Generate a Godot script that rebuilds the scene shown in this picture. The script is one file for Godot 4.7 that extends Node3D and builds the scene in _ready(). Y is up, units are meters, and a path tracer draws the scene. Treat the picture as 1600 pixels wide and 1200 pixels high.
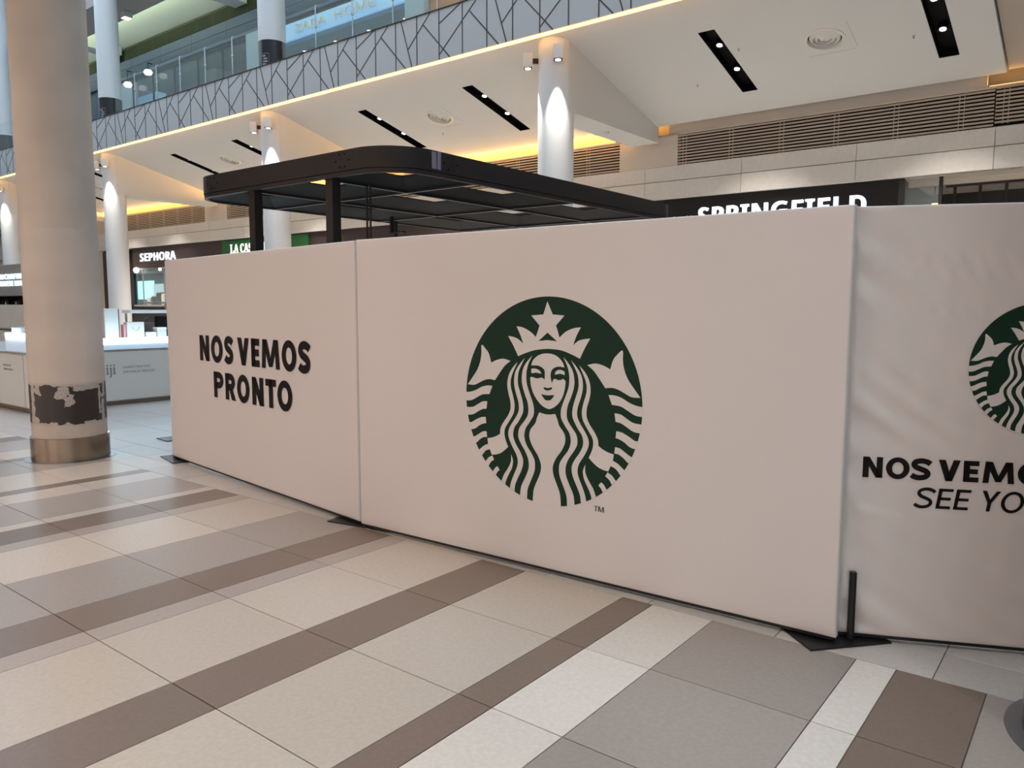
extends Node3D
# A shopping-mall hall: printed fabric hoarding round a black canopied stand, mezzanine balcony, shop fronts behind.
# x runs along the mall, y up, -z across the hall towards the shops. Camera at x = 0, z = 0.

var M := {}
var used := {}
var boxes := {}
var rng := RandomNumberGenerator.new()

const EMBLEM_HALF = {
	"fin": [-796, 520, -744, 482, -703, 432, -675, 347, -675, 347, -598, 379, -519, 392, -436, 374, -436, 374, -503, 326, -566, 253, -627, 174, -627, 174, -696, 181, -761, 168, -828, 138, -895, 111, -979, 112, -979, 112, -920, 182, -852, 270, -814, 357, -800, 435, -796, 520],
	"stripe_a": [-661, 114, -661, 114, -720, 115, -794, 98, -870, 60, -946, 37, -1010, 32, -1065, 33, -1065, 33, -1066, -61, -1066, -61, -1001, -56, -929, -48, -853, -11, -786, 20, -697, 29, -697, 29],
	"stripe_b": [-725, -46, -725, -46, -787, -52, -853, -87, -912, -116, -993, -124, -1049, -128, -1049, -128, -1050, -207, -1050, -207, -981, -203, -913, -194, -845, -158, -787, -130, -737, -123, -737, -123],
	"stripe_c": [-746, -206, -746, -206, -804, -214, -871, -243, -930, -275, -960, -277, -1016, -286, -1016, -286, -1002, -358, -1002, -358, -937, -350, -882, -336, -823, -297, -765, -274, -739, -270, -739, -270],
	"stripe_d": [-736, -352, -736, -352, -784, -359, -843, -393, -897, -422, -962, -432, -962, -432, -927, -491, -927, -491, -868, -481, -824, -445, -775, -417, -728, -410, -728, -410],
	"outer": [-351, 367, -351, 367, -409, 311, -452, 246, -471, 182, -473, 118, -459, 49, -439, -13, -433, -70, -439, -115, -471, -175, -522, -241, -557, -304, -563, -360, -563, -360, -612, -389, -669, -410, -724, -421, -724, -421, -715, -480, -715, -480, -765, -501, -829, -549, -873, -586, -873, -586, -824, -635, -824, -635, -790, -600, -746, -552, -693, -531, -693, -531, -669, -584, -669, -584, -612, -575, -546, -549, -462, -483, -462, -483, -495, -414, -509, -348, -499, -295, -467, -247, -423, -184, -396, -137, -384, -79, -388, -28, -408, 46, -428, 108, -433, 171, -420, 229, -393, 287],
	"mid": [-263, 412, -263, 412, -331, 340, -374, 275, -391, 205, -389, 136, -369, 61, -342, -12, -332, -75, -341, -126, -376, -186, -412, -234, -451, -297, -462, -351, -448, -406, -407, -480, -361, -550, -344, -615, -356, -677, -397, -765, -424, -829, -440, -890, -443, -938, -443, -938, -382, -967, -382, -967, -383, -918, -374, -852, -342, -780, -301, -700, -281, -637, -283, -578, -315, -515, -361, -453, -393, -393, -402, -338, -384, -276, -348, -232, -310, -174, -284, -121, -280, -64, -292, -2, -319, 77, -342, 145, -346, 208, -335, 277, -304, 341],
	"inner": [-176, 437, -176, 437, -232, 382, -278, 318, -296, 254, -300, 192, -288, 130, -261, 56, -230, -17, -219, -85, -226, -142, -253, -188, -285, -226, -325, -278, -339, -331, -334, -383, -297, -446, -252, -507, -221, -570, -211, -629, -220, -689, -260, -776, -301, -857, -314, -942, -314, -987, -314, -987, -237, -1020, -237, -1020, -232, -967, -224, -876, -188, -789, -149, -702, -138, -642, -145, -576, -181, -514, -235, -446, -262, -383, -266, -331, -249, -271, -209, -219, -162, -149, -153, -92, -162, -36, -185, 24, -216, 97, -239, 164, -245, 232, -239, 295, -217, 364],
	"sliver": [-428, -550, -428, -550, -425, -595, -434, -641, -471, -706, -513, -765, -544, -834, -565, -879, -565, -879, -508, -909, -508, -909, -497, -862, -489, -830, -462, -773, -420, -700, -404, -641, -406, -600],
	"notch_a": [-771, -687, -771, -687, -742, -654, -708, -617, -662, -593, -662, -593, -639, -632, -639, -632, -679, -660, -706, -699, -732, -736, -732, -736],
	"notch_b": [-679, -779, -679, -779, -652, -749, -622, -710, -596, -694, -596, -694, -569, -728, -569, -728, -593, -749, -612, -778, -636, -812, -636, -812]}
const EMBLEM_BODY = [24, -119, -35, -116, -91, -105, -91, -105, -116, -157, -138, -216, -187, -272, -206, -325, -199, -384, -163, -453, -110, -521, -75, -590, -67, -640, -78, -700, -117, -787, -152, -873, -162, -986, -160, -1031]
const EMBLEM_WHITE = {
	"face": [-188, 337, -172, 385, -127, 429, -68, 456, -3, 464, 63, 458, 120, 433, 164, 393, 191, 337, 202, 275, 204, 209, 195, 136, 174, 68, 139, 11, 89, -35, 45, -58, 16, -64, -21, -56, -73, -29, -125, 22, -163, 76, -187, 136, -197, 185, -199, 266],
	"crown": [-464, 617, -464, 617, -415, 613, -350, 594, -282, 549, -282, 549, -318, 631, -363, 715, -363, 715, -287, 704, -198, 664, -136, 617, -136, 617, -112, 676, -94, 727, -94, 727, -189, 820, -189, 820, -51, 831, -51, 831, -6, 954, -6, 954, 55, 832, 55, 832, 185, 823, 185, 823, 92, 730, 92, 730, 118, 661, 131, 617, 131, 617, 201, 673, 282, 706, 364, 717, 364, 717, 317, 636, 284, 552, 284, 552, 352, 598, 465, 618, 465, 618, 410, 531, 357, 429, 357, 429, 261, 467, 155, 498, 48, 507, -49, 504, -160, 487, -260, 457, -343, 425, -343, 425, -401, 525]}
const EMBLEM_GREEN = {
	"eye_l": [-209, 330, -164, 342, -112, 344, -68, 331, -38, 308, -30, 281, -31, 217, -31, 217, -41, 218, -56, 230, -82, 229, -111, 221, -141, 223, -167, 230, -190, 229, -213, 209, -213, 209],
	"eye_r": [210, 328, 171, 342, 128, 345, 85, 335, 53, 313, 39, 284, 36, 242, 49, 191, 49, 191, 54, 191, 68, 219, 86, 228, 115, 219, 151, 221, 179, 232, 197, 218, 219, 210, 219, 210],
	"nose": [-44, 133, -29, 140, 7, 135, 44, 145, 55, 133, 37, 120, 7, 112, -26, 116],
	"mouth": [-73, 74, -73, 74, -36, 67, 8, 66, 52, 71, 82, 73, 82, 73, 59, 42, 34, 22, 8, 17, -21, 19, -43, 38],
	"gem": [-105, 578, -105, 578, -2, 661, -2, 661, 107, 581, 107, 581, 47, 587, -1, 590, -50, 585]}
const EMBLEM_LIDS = {
	"lid_l": [-185, 307, -157, 314, -119, 310, -86, 293, -67, 270, -67, 270, -97, 271, -127, 277, -156, 271, -183, 267, -183, 267],
	"lid_r": [86, 269, 86, 269, 89, 290, 114, 310, 150, 316, 186, 304, 194, 293, 192, 268, 192, 268, 165, 276, 133, 279, 108, 271]}

# ---------------------------------------------------------------- helpers
func numbered(called: String) -> String:
	var n: int = used.get(called, 0)
	used[called] = n + 1
	return called if n == 0 else "%s_%03d" % [called, n]

func tag(o: Node, label: String, category: String, group := "", kind := "") -> void:
	o.set_meta("label", label)
	o.set_meta("category", category)
	if group:
		o.set_meta("group", group)
	if kind:
		o.set_meta("kind", kind)

func thing(called: String, label: String, category: String, at := Vector3.ZERO, turn := Basis(), group := "", kind := "") -> Node3D:
	var o := Node3D.new()
	o.name = numbered(called)
	add_child(o)
	o.transform = Transform3D(turn, at)
	tag(o, label, category, group, kind)
	return o

func structure(called: String, label: String, category: String, at := Vector3.ZERO, turn := Basis()) -> Node3D:
	return thing(called, label, category, at, turn, "", "structure")

func piece(parent: Node, called: String, mesh: Mesh, m: Material, at := Vector3.ZERO, turn := Basis()) -> MeshInstance3D:
	var o := MeshInstance3D.new()
	o.name = called
	o.mesh = mesh
	o.material_override = m
	o.transform = Transform3D(turn, at)
	parent.add_child(o, true)
	return o

# makes a part's piece its sub-part, where it stands
func nest(child: MeshInstance3D, part: MeshInstance3D) -> MeshInstance3D:
	child.get_parent().remove_child(child)
	child.transform = part.transform.affine_inverse() * child.transform
	part.add_child(child, true)
	return child

func tri_out(st: SurfaceTool, a: Vector3, b: Vector3, c: Vector3, o := Vector3.ZERO) -> void:
	var n := (a - c).cross(a - b)
	if n.length_squared() < 1e-14:
		return
	if n.dot((a + b + c) / 3.0 - o) < 0.0:
		st.add_vertex(a); st.add_vertex(c); st.add_vertex(b)
	else:
		st.add_vertex(a); st.add_vertex(b); st.add_vertex(c)

func quad_out(st: SurfaceTool, a: Vector3, b: Vector3, c: Vector3, d: Vector3, o := Vector3.ZERO) -> void:
	tri_out(st, a, b, c, o)
	tri_out(st, a, c, d, o)

func begin() -> SurfaceTool:
	var st := SurfaceTool.new()
	st.begin(Mesh.PRIMITIVE_TRIANGLES)
	st.set_smooth_group(-1)
	return st

func done(st: SurfaceTool) -> ArrayMesh:
	st.generate_normals()
	return st.commit()

# a box with chamfered edges, its centre at the origin
func bx(sx: float, sy: float, sz: float, b := 0.0) -> Mesh:
	var key := "%.4f %.4f %.4f %.4f" % [sx, sy, sz, b]
	if boxes.has(key):
		return boxes[key]
	var out: Mesh
	if b <= 0.0:
		var m := BoxMesh.new()
		m.size = Vector3(sx, sy, sz)
		out = m
	else:
		var h := Vector3(sx, sy, sz) / 2.0
		var st := begin()
		var v := func(s: Vector3, axis: int) -> Vector3:
			var p := Vector3(s.x * (h.x - b), s.y * (h.y - b), s.z * (h.z - b))
			p[axis] = s[axis] * h[axis]
			return p
		for axis in 3:
			var e1 := (axis + 1) % 3
			var e2 := (axis + 2) % 3
			for s in [-1, 1]:
				var q := []
				for k in [[-1, -1], [1, -1], [1, 1], [-1, 1]]:
					var c := Vector3.ZERO
					c[axis] = s; c[e1] = k[0]; c[e2] = k[1]
					q.append(v.call(c, axis))
				quad_out(st, q[0], q[1], q[2], q[3])
			for s1 in [-1, 1]:
				for s2 in [-1, 1]:
					var lo := Vector3.ZERO
					lo[axis] = -1; lo[e1] = s1; lo[e2] = s2
					var hi := lo
					hi[axis] = 1
					quad_out(st, v.call(lo, e1), v.call(hi, e1), v.call(hi, e2), v.call(lo, e2))
		for i in 8:
			var c := Vector3(-1 if i & 1 else 1, -1 if i & 2 else 1, -1 if i & 4 else 1)
			tri_out(st, v.call(c, 0), v.call(c, 1), v.call(c, 2))
		out = done(st)
	boxes[key] = out
	return out

func box(parent: Node, called: String, lo: Vector3, hi: Vector3, m: Material, b := 0.0) -> MeshInstance3D:
	var s := (hi - lo).abs()
	return piece(parent, called, bx(s.x, s.y, s.z, b), m, (lo + hi) / 2.0)

func add_box(st: SurfaceTool, lo: Vector3, hi: Vector3, b := 0.0) -> void:
	var s := (hi - lo).abs()
	st.append_from(bx(s.x, s.y, s.z, b), 0, Transform3D(Basis(), (lo + hi) / 2.0))

# turned shape; profile of (radius, height) from the bottom up, sharp where a point is doubled
func lathe(profile: Array, n := 48, uv := false) -> ArrayMesh:
	var st := SurfaceTool.new()
	st.begin(Mesh.PRIMITIVE_TRIANGLES)
	for i in profile.size() - 1:
		var a: Vector2 = profile[i]
		var b: Vector2 = profile[i + 1]
		st.set_smooth_group(i)
		for k in n:
			var t0 := TAU * k / n
			var t1 := TAU * (k + 1) / n
			var q := [Vector3(a.x * cos(t0), a.y, a.x * sin(t0)), Vector3(a.x * cos(t1), a.y, a.x * sin(t1)), Vector3(b.x * cos(t1), b.y, b.x * sin(t1)), Vector3(b.x * cos(t0), b.y, b.x * sin(t0))]
			var w := [Vector2(float(k) / n, 1), Vector2((k + 1.0) / n, 1), Vector2((k + 1.0) / n, 0), Vector2(float(k) / n, 0)]
			for j in [0, 1, 2, 0, 2, 3]:
				if uv:
					st.set_uv(w[j])
				st.add_vertex(q[j])
	st.generate_normals()
	return st.commit()

func tube(points: Array, r: float, n := 8) -> ArrayMesh:
	var st := SurfaceTool.new()
	st.begin(Mesh.PRIMITIVE_TRIANGLES)
	st.set_smooth_group(0)
	var rings := []
	for i in points.size():
		var d: Vector3 = (points[mini(i + 1, points.size() - 1)] - points[maxi(i - 1, 0)]).normalized()
		var s := d.cross(Vector3.RIGHT if absf(d.x) < 0.8 else Vector3.UP).normalized()
		var t := d.cross(s)
		var ring := []
		for k in n:
			ring.append(points[i] + (s * cos(TAU * k / n) + t * sin(TAU * k / n)) * r)
		rings.append(ring)
	for i in rings.size() - 1:
		var mid: Vector3 = (points[i] + points[i + 1]) / 2.0
		for k in n:
			quad_out(st, rings[i][k], rings[i][(k + 1) % n], rings[i + 1][(k + 1) % n], rings[i + 1][k], mid)
	for e in [0, rings.size() - 1]:
		for k in range(1, n - 1):
			tri_out(st, rings[e][0], rings[e][k], rings[e][k + 1], (points[0] + points[-1]) / 2.0)
	st.generate_normals()
	return st.commit()

# polygon in the x-y plane drawn out to depth d along z (front face at z = d)
func prism(poly: PackedVector2Array, d: float, st = null, z := 0.0) -> SurfaceTool:
	if st == null:
		st = begin()
	var idx := Geometry2D.triangulate_polygon(poly)
	for i in range(0, idx.size(), 3):
		var t := [poly[idx[i]], poly[idx[i + 1]], poly[idx[i + 2]]]
		if (t[1] - t[0]).cross(t[2] - t[0]) > 0.0:
			t = [t[0], t[2], t[1]]
		for k in 3:
			st.add_vertex(Vector3(t[k].x, t[k].y, z + d))
		if d > 0.003:
			for k in [2, 1, 0]:
				st.add_vertex(Vector3(t[k].x, t[k].y, z))
	if d > 0.0:
		var ccw := not Geometry2D.is_polygon_clockwise(poly)
		for i in poly.size():
			var a := poly[i]
			var b := poly[(i + 1) % poly.size()]
			if not ccw:
				var c := a
				a = b
				b = c
			var q := [Vector3(a.x, a.y, z), Vector3(b.x, b.y, z), Vector3(b.x, b.y, z + d), Vector3(a.x, a.y, z + d)]
			for k in [0, 2, 1, 0, 3, 2]:
				st.add_vertex(q[k])
	return st

# a flat printed shape (one sheet) added to st
func sheet(st: SurfaceTool, poly: PackedVector2Array, z: float) -> void:
	var idx := Geometry2D.triangulate_polygon(poly)
	for i in range(0, idx.size(), 3):
		var t := [poly[idx[i]], poly[idx[i + 1]], poly[idx[i + 2]]]
		if (t[1] - t[0]).cross(t[2] - t[0]) > 0.0:
			t = [t[0], t[2], t[1]]
		for k in 3:
			st.set_normal(Vector3.BACK)
			st.add_vertex(Vector3(t[k].x, t[k].y, z))

func plain() -> SurfaceTool:
	var st := SurfaceTool.new()
	st.begin(Mesh.PRIMITIVE_TRIANGLES)
	return st

# closed curve through the points; a doubled point is a sharp corner
func smooth(a: Array, scale := 1.0, mirror := false) -> PackedVector2Array:
	var p := []
	for i in range(0, a.size(), 2):
		p.append(Vector2(a[i] * (-1.0 if mirror else 1.0), a[i + 1]) * scale)
	if p.size() > 2 and p[0].distance_to(p[-1]) < 1e-6:
		p.pop_back()
	var out := PackedVector2Array()
	var n := p.size()
	for i in n:
		var p0: Vector2 = p[(i + n - 1) % n]
		var p1: Vector2 = p[i]
		var p2: Vector2 = p[(i + 1) % n]
		var p3: Vector2 = p[(i + 2) % n]
		if p1.distance_to(p2) < 1e-6:
			continue
		for k in 5:
			out.append(p1.cubic_interpolate(p2, p0, p3, k / 5.0))
	return out

func mat(color: Color, rough := 0.8, metal := 0.0, spec := 0.5) -> StandardMaterial3D:
	var m := StandardMaterial3D.new()
	m.albedo_color = color
	m.roughness = rough
	m.metallic = metal
	m.metallic_specular = spec
	return m

func glow(color: Color, energy: float) -> StandardMaterial3D:
	var m := mat(Color(0.9, 0.9, 0.9), 0.5)
	m.emission_enabled = true
	m.emission = color
	m.emission_energy_multiplier = energy
	return m

func glass(color: Color, alpha: float) -> StandardMaterial3D:
	var m := mat(Color(color, alpha), 0.03)
	m.transparency = BaseMaterial3D.TRANSPARENCY_ALPHA
	return m

func noise_tex(freq: float, low: float, high: float, seed_ := 1, oct := 4, size := 512) -> NoiseTexture2D:
	var f := FastNoiseLite.new()
	f.seed = seed_
	f.frequency = freq
	f.fractal_octaves = oct
	var t := NoiseTexture2D.new()
	t.width = size
	t.height = size
	t.seamless = true
	t.noise = f
	var g := Gradient.new()
	g.set_color(0, Color(low, low, low))
	g.set_color(1, Color(high, high, high))
	t.color_ramp = g
	return t

func grain(m: StandardMaterial3D, t: Texture2D, scale: float) -> StandardMaterial3D:
	m.albedo_texture = t
	m.uv1_triplanar = true
	m.uv1_world_triplanar = true
	m.uv1_scale = Vector3.ONE * scale
	return m

func area_light(parent: Node, called: String, at: Vector3, turn: Basis, w: float, h: float, color: Color, energy: float) -> AreaLight3D:
	var l := AreaLight3D.new()
	l.name = called
	l.area_size = Vector2(w, h)
	l.area_normalize_energy = false
	l.light_color = color
	l.light_energy = energy
	l.shadow_enabled = true
	l.area_range = 60.0
	l.transform = Transform3D(turn, at)
	parent.add_child(l, true)
	return l

func spot(parent: Node, called: String, at: Vector3, towards: Vector3, color: Color, energy: float, angle: float, size := 0.03, soft := 0.5) -> SpotLight3D:
	var l := SpotLight3D.new()
	l.name = called
	l.light_color = color
	l.light_energy = energy
	l.spot_angle = angle
	l.spot_angle_attenuation = soft
	l.spot_attenuation = 2.0
	l.spot_range = 40.0
	l.light_size = size
	l.shadow_enabled = true
	var up := Vector3.UP if absf(towards.normalized().y) < 0.95 else Vector3.BACK
	l.transform = Transform3D(Basis.looking_at(towards, up), at)
	parent.add_child(l, true)
	return l

const DOWN := Basis(Vector3(1, 0, 0), Vector3(0, 0, -1), Vector3(0, 1, 0))
const UPW := Basis(Vector3(1, 0, 0), Vector3(0, 0, 1), Vector3(0, -1, 0))

# raised or printed lettering from a font, fitted to a width and a cap height; its left baseline corner at the origin
func lettering(parent: Node, called: String, words: String, font_name: String, bold: bool, cap: float, width: float, depth: float, m: Material, at: Vector3, turn := Basis()) -> MeshInstance3D:
	var f := SystemFont.new()
	f.font_names = PackedStringArray([font_name])
	f.font_weight = 700 if bold else 400
	var t := TextMesh.new()
	t.font = f
	t.text = words
	t.font_size = 64
	t.pixel_size = 0.01
	t.depth = 0.01
	t.curve_step = 1.0
	t.horizontal_alignment = HORIZONTAL_ALIGNMENT_LEFT
	t.vertical_alignment = VERTICAL_ALIGNMENT_BOTTOM
	var h := TextMesh.new()
	h.font = f
	h.text = "H"
	h.font_size = 64
	h.pixel_size = 0.01
	h.depth = 0.01
	h.vertical_alignment = VERTICAL_ALIGNMENT_BOTTOM
	var bb := t.get_aabb()
	var hb := h.get_aabb()
	var sx := width / bb.size.x
	var sy := cap / hb.size.y
	var st := SurfaceTool.new()
	st.begin(Mesh.PRIMITIVE_TRIANGLES)
	st.append_from(t, 0, Transform3D(Basis.from_scale(Vector3(sx, sy, depth / 0.01)), Vector3(-bb.position.x * sx, -hb.position.y * sy, depth / 2.0)))
	return piece(parent, called, st.commit(), m, at, turn)

# ---------------------------------------------------------------- printed heavy capitals
func bar(st: SurfaceTool, pts: Array, o: Vector2, k: float, z: float, shear: float) -> void:
	var q := PackedVector2Array()
	for p in pts:
		q.append(o + Vector2(p[0] + p[1] * shear, p[1]) * k)
	sheet(st, q, z)

func band(st: SurfaceTool, mid: Array, half: Array, o: Vector2, k: float, z: float, shear: float) -> void:
	for i in mid.size() - 1:
		var a: Vector2 = mid[i]
		var b: Vector2 = mid[i + 1]
		var da: Vector2 = (mid[mini(i + 1, mid.size() - 1)] - mid[maxi(i - 1, 0)]).normalized().orthogonal()
		var db: Vector2 = (mid[mini(i + 2, mid.size() - 1)] - mid[i]).normalized().orthogonal()
		var q := [a + da * half[i], b + db * half[i + 1], b - db * half[i + 1], a - da * half[i]]
		var w := []
		for p in q:
			var c: Vector2 = o + Vector2(p.x + p.y * shear, p.y) * k
			w.append(Vector3(c.x, c.y, z))
		for t in [[0, 1, 2], [0, 2, 3]]:
			var n: Vector3 = (w[t[0]] - w[t[2]]).cross(w[t[0]] - w[t[1]])
			for j in (t if n.z > 0.0 else [t[0], t[2], t[1]]):
				st.set_normal(Vector3.BACK)
				st.add_vertex(w[j])

func glyph(st: SurfaceTool, c: String, o: Vector2, k: float, w: float, t: float, z: float, shear := 0.0) -> void:
	var h := t * 0.86
	match c:
		"N":
			bar(st, [[0, 0], [t, 0], [t, 1], [0, 1]], o, k, z, shear)
			bar(st, [[w - t, 0], [w, 0], [w, 1], [w - t, 1]], o, k, z, shear)
			bar(st, [[0, 1], [t * 1.05, 1], [w, 0], [w - t * 1.05, 0]], o, k, z, shear)
		"V":
			bar(st, [[0, 1], [t * 1.1, 1], [w / 2 + t * 0.52, 0], [w / 2 - t * 0.52, 0]], o, k, z, shear)
			bar(st, [[w - t * 1.1, 1], [w, 1], [w / 2 + t * 0.52, 0], [w / 2 - t * 0.52, 0]], o, k, z, shear)
		"M":
			bar(st, [[0, 0], [t * 0.95, 0], [0.07 * w + t * 0.9, 1], [0.07 * w, 1]], o, k, z, shear)
			bar(st, [[w - t * 0.95, 0], [w, 0], [w * 0.93, 1], [w * 0.93 - t * 0.9, 1]], o, k, z, shear)
			bar(st, [[0.07 * w, 1], [0.07 * w + t * 1.1, 1], [w / 2 + t * 0.42, 0.06], [w / 2 - t * 0.42, 0.06]], o, k, z, shear)
			bar(st, [[0.93 * w - t * 1.1, 1], [0.93 * w, 1], [w / 2 + t * 0.42, 0.06], [w / 2 - t * 0.42, 0.06]], o, k, z, shear)
		"E":
			bar(st, [[0, 0], [t, 0], [t, 1], [0, 1]], o, k, z, shear)
			for y in [0.0, 0.5 - h / 2, 1.0 - h]:
				bar(st, [[0, y], [w if y != 0.5 - h / 2 else w * 0.93, y], [w if y != 0.5 - h / 2 else w * 0.93, y + h], [0, y + h]], o, k, z, shear)
		"T":
			bar(st, [[0, 1 - h], [w, 1 - h], [w, 1], [0, 1]], o, k, z, shear)
			bar(st, [[w / 2 - t / 2, 0], [w / 2 + t / 2, 0], [w / 2 + t / 2, 1], [w / 2 - t / 2, 1]], o, k, z, shear)
		"Y":
			bar(st, [[w / 2 - t / 2, 0], [w / 2 + t / 2, 0], [w / 2 + t / 2, 0.46], [w / 2 - t / 2, 0.46]], o, k, z, shear)
			bar(st, [[0, 1], [t * 1.15, 1], [w / 2 + t / 2, 0.42], [w / 2 - t / 2, 0.42]], o, k, z, shear)
			bar(st, [[w - t * 1.15, 1], [w, 1], [w / 2 + t / 2, 0.42], [w / 2 - t / 2, 0.42]], o, k, z, shear)
		"O":
			var mid := []
			var half := []
			for i in 41:
				var a := TAU * i / 40.0
				mid.append(Vector2(w / 2 + (w / 2 - t / 2) * cos(a), 0.5 + (0.525 - h / 2) * sin(a)))
				half.append(lerpf(t / 2, h / 2, absf(sin(a))))
			mid.append(mid[1]); half.append(half[1])
			band(st, mid.slice(0, 42), half, o, k, z, shear)
		"U":
			var mid := [Vector2(t / 2, 1)]
			var half := [t / 2]
			for i in 21:
				var a := PI + PI * i / 20.0
				mid.append(Vector2(w / 2 + (w / 2 - t / 2) * cos(a), w * 0.45 + (w * 0.45 + 0.02 - h / 2) * sin(a)))
				half.append(lerpf(t / 2, h / 2, absf(sin(a))))
			mid.append(Vector2(w - t / 2, 1)); half.append(t / 2)
			band(st, mid, half, o, k, z, shear)
		"P", "R":
			bar(st, [[0, 0], [t, 0], [t, 1], [0, 1]], o, k, z, shear)
			var mid := [Vector2(t * 0.5, 1 - h / 2)]
			var half := [h / 2]
			for i in 17:
				var a := PI / 2 - PI * i / 16.0
				mid.append(Vector2(w * 0.5 + (w * 0.5 - t / 2) * cos(a), 0.68 + (0.32 - h / 2) * sin(a)))
				half.append(lerpf(t / 2, h / 2, absf(sin(a))))
			mid.append(Vector2(t * 0.5, 0.36 + h / 2)); half.append(h / 2)
			band(st, mid, half, o, k, z, shear)
			if c == "R":
				bar(st, [[w * 0.36, 0.45], [w * 0.36 + t, 0.45], [w * 1.04, 0], [w * 1.04 - t * 1.15, 0]], o, k, z, shear)
		"S":
			var key := [[0.93, 0.8], [0.78, 0.905], [0.52, 0.955], [0.27, 0.89], [0.19, 0.74], [0.3, 0.6], [0.52, 0.505], [0.73, 0.41], [0.82, 0.27], [0.72, 0.11], [0.46, 0.045], [0.22, 0.09], [0.05, 0.2]]
			var mid := []
			var half := []
			var inset := 0.5 * h
			for i in key.size() - 1:
				var p := []
				for j in [i - 1, i, i + 1, i + 2]:
					var e: Array = key[clampi(j, 0, key.size() - 1)]
					var y: float = lerpf(inset - 0.02, 1.02 - inset, (e[1] - 0.045) / 0.91)
					var x: float = lerpf(t / 2, w - t / 2, clampf((e[0] - 0.19) / 0.63, -0.22, 1.22))
					p.append(Vector2(x, y))
				for n in 4:
					mid.append(p[1].cubic_interpolate(p[2], p[0], p[3], n / 4.0))
					half.append(h / 2 + (t - h) * 0.3)
			band(st, mid, half, o, k, z, shear)

func words(parent: Node, called: String, line: Array, cap: float, t: float, base: float, m: Material, z: float, shear := 0.0) -> void:
	for g in line:
		var st := plain()
		glyph(st, g[0], Vector2(g[1], base), cap, g[2] / cap, t, z, shear)
		piece(parent, called, st.commit(), m)

# ---------------------------------------------------------------- the round emblem
func emblem(parent: Node, at: Vector2, r: float, lift: float, green: Material, white: Material) -> void:
	var disc := PackedVector2Array()
	for i in 160:
		disc.append(at + Vector2(cos(TAU * i / 160.0), sin(TAU * i / 160.0)) * r)
	var st := plain()
	sheet(st, disc, lift)
	var disc_part := piece(parent, "emblem_disc", st.commit(), green)
	var inner := PackedVector2Array()
	for p in disc:
		inner.append((p - at) / r)
	var put := func(to: SurfaceTool, p: PackedVector2Array, z: float) -> void:
		for q in Geometry2D.intersect_polygons(p, inner):
			for i in q.size():
				q[i] = at + q[i] * r
			sheet(to, q, z)
	st = plain()
	for key in EMBLEM_HALF:
		for side in [false, true]:
			put.call(st, smooth(EMBLEM_HALF[key], 0.001, side), lift + 0.0005)
	var left := []
	for i in range(0, EMBLEM_BODY.size(), 2):
		left.append(EMBLEM_BODY[i]); left.append(EMBLEM_BODY[i + 1])
	for i in range(EMBLEM_BODY.size() - 2, -1, -2):
		left.append(-EMBLEM_BODY[i]); left.append(EMBLEM_BODY[i + 1])
	put.call(st, smooth(left, 0.001), lift + 0.0005)
	for key in EMBLEM_WHITE:
		put.call(st, smooth(EMBLEM_WHITE[key], 0.001), lift + 0.0005)
	piece(disc_part, "emblem_figure", st.commit(), white)
	for key in EMBLEM_GREEN:
		var st2 := plain()
		put.call(st2, smooth(EMBLEM_GREEN[key], 0.001), lift + 0.001)
		piece(disc_part, {"eye_l": "emblem_eye", "eye_r": "emblem_eye", "nose": "emblem_nose", "mouth": "emblem_mouth", "gem": "emblem_gem"}[key], st2.commit(), green)
	for key in EMBLEM_LIDS:
		var st3 := plain()
		put.call(st3, smooth(EMBLEM_LIDS[key], 0.001), lift + 0.0015)
		piece(disc_part, "emblem_eyelid", st3.commit(), white)

# ---------------------------------------------------------------- hoarding
func wrinkle(which: int, w: float, x: float, y: float) -> float:
	var d := 0.0
	if which == 3:
		var near := exp(-x / 0.22)
		d += 0.012 * near * sin(TAU * (y * 3.3 + x * 3.6) + 1.7 * sin(y * 7.0))
		d += 0.007 * exp(-pow((x - 0.28) / 0.22, 2.0)) * exp(-pow((y - 1.12) / 0.22, 2.0)) * sin(TAU * (y * 7.0 + x * 5.0))
		for row in [1.78, 1.71, 1.55, 1.27]:
			var ph: float = row * 40.0
			d += 0.0034 * exp(-pow((y - row) / 0.022, 2.0)) * sin(TAU * x / 0.075 + ph) * smoothstep(0.02, 0.12, x)
		d += 0.002 * sin(x * 3.0 + 0.6) * sin(y * 2.6)
		d += 0.002 * sin(x * 31.0 + y * 17.0) * sin(y * 23.0 - x * 9.0)
	elif which == 1:
		d += 0.013 * exp(-x / 0.11) * sin(TAU * (y * 4.0 - x * 2.4) + 1.3 * sin(y * 5.0)) * smoothstep(0.1, 0.6, y)
		d += 0.0012 * sin(x * 2.2) * sin(y * 2.4 + 0.5)
	else:
		d += 0.0025 * exp(-(w - x) / 0.06) * sin(y * 9.0)
	if which == 3:
		d *= smoothstep(0.9, 1.25, Vector2(x - 0.795, y - 1.30).length() / 0.292)
		d *= 1.0 - 0.93 * smoothstep(0.62, 0.66, y) * smoothstep(0.91, 0.87, y) * smoothstep(0.02, 0.12, x)
	return d * smoothstep(0.0, 0.03, x) * smoothstep(0.0, 0.03, w - x) * smoothstep(0.03, 0.07, y) * smoothstep(0.0, 0.03, 2.02 - y)

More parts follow.
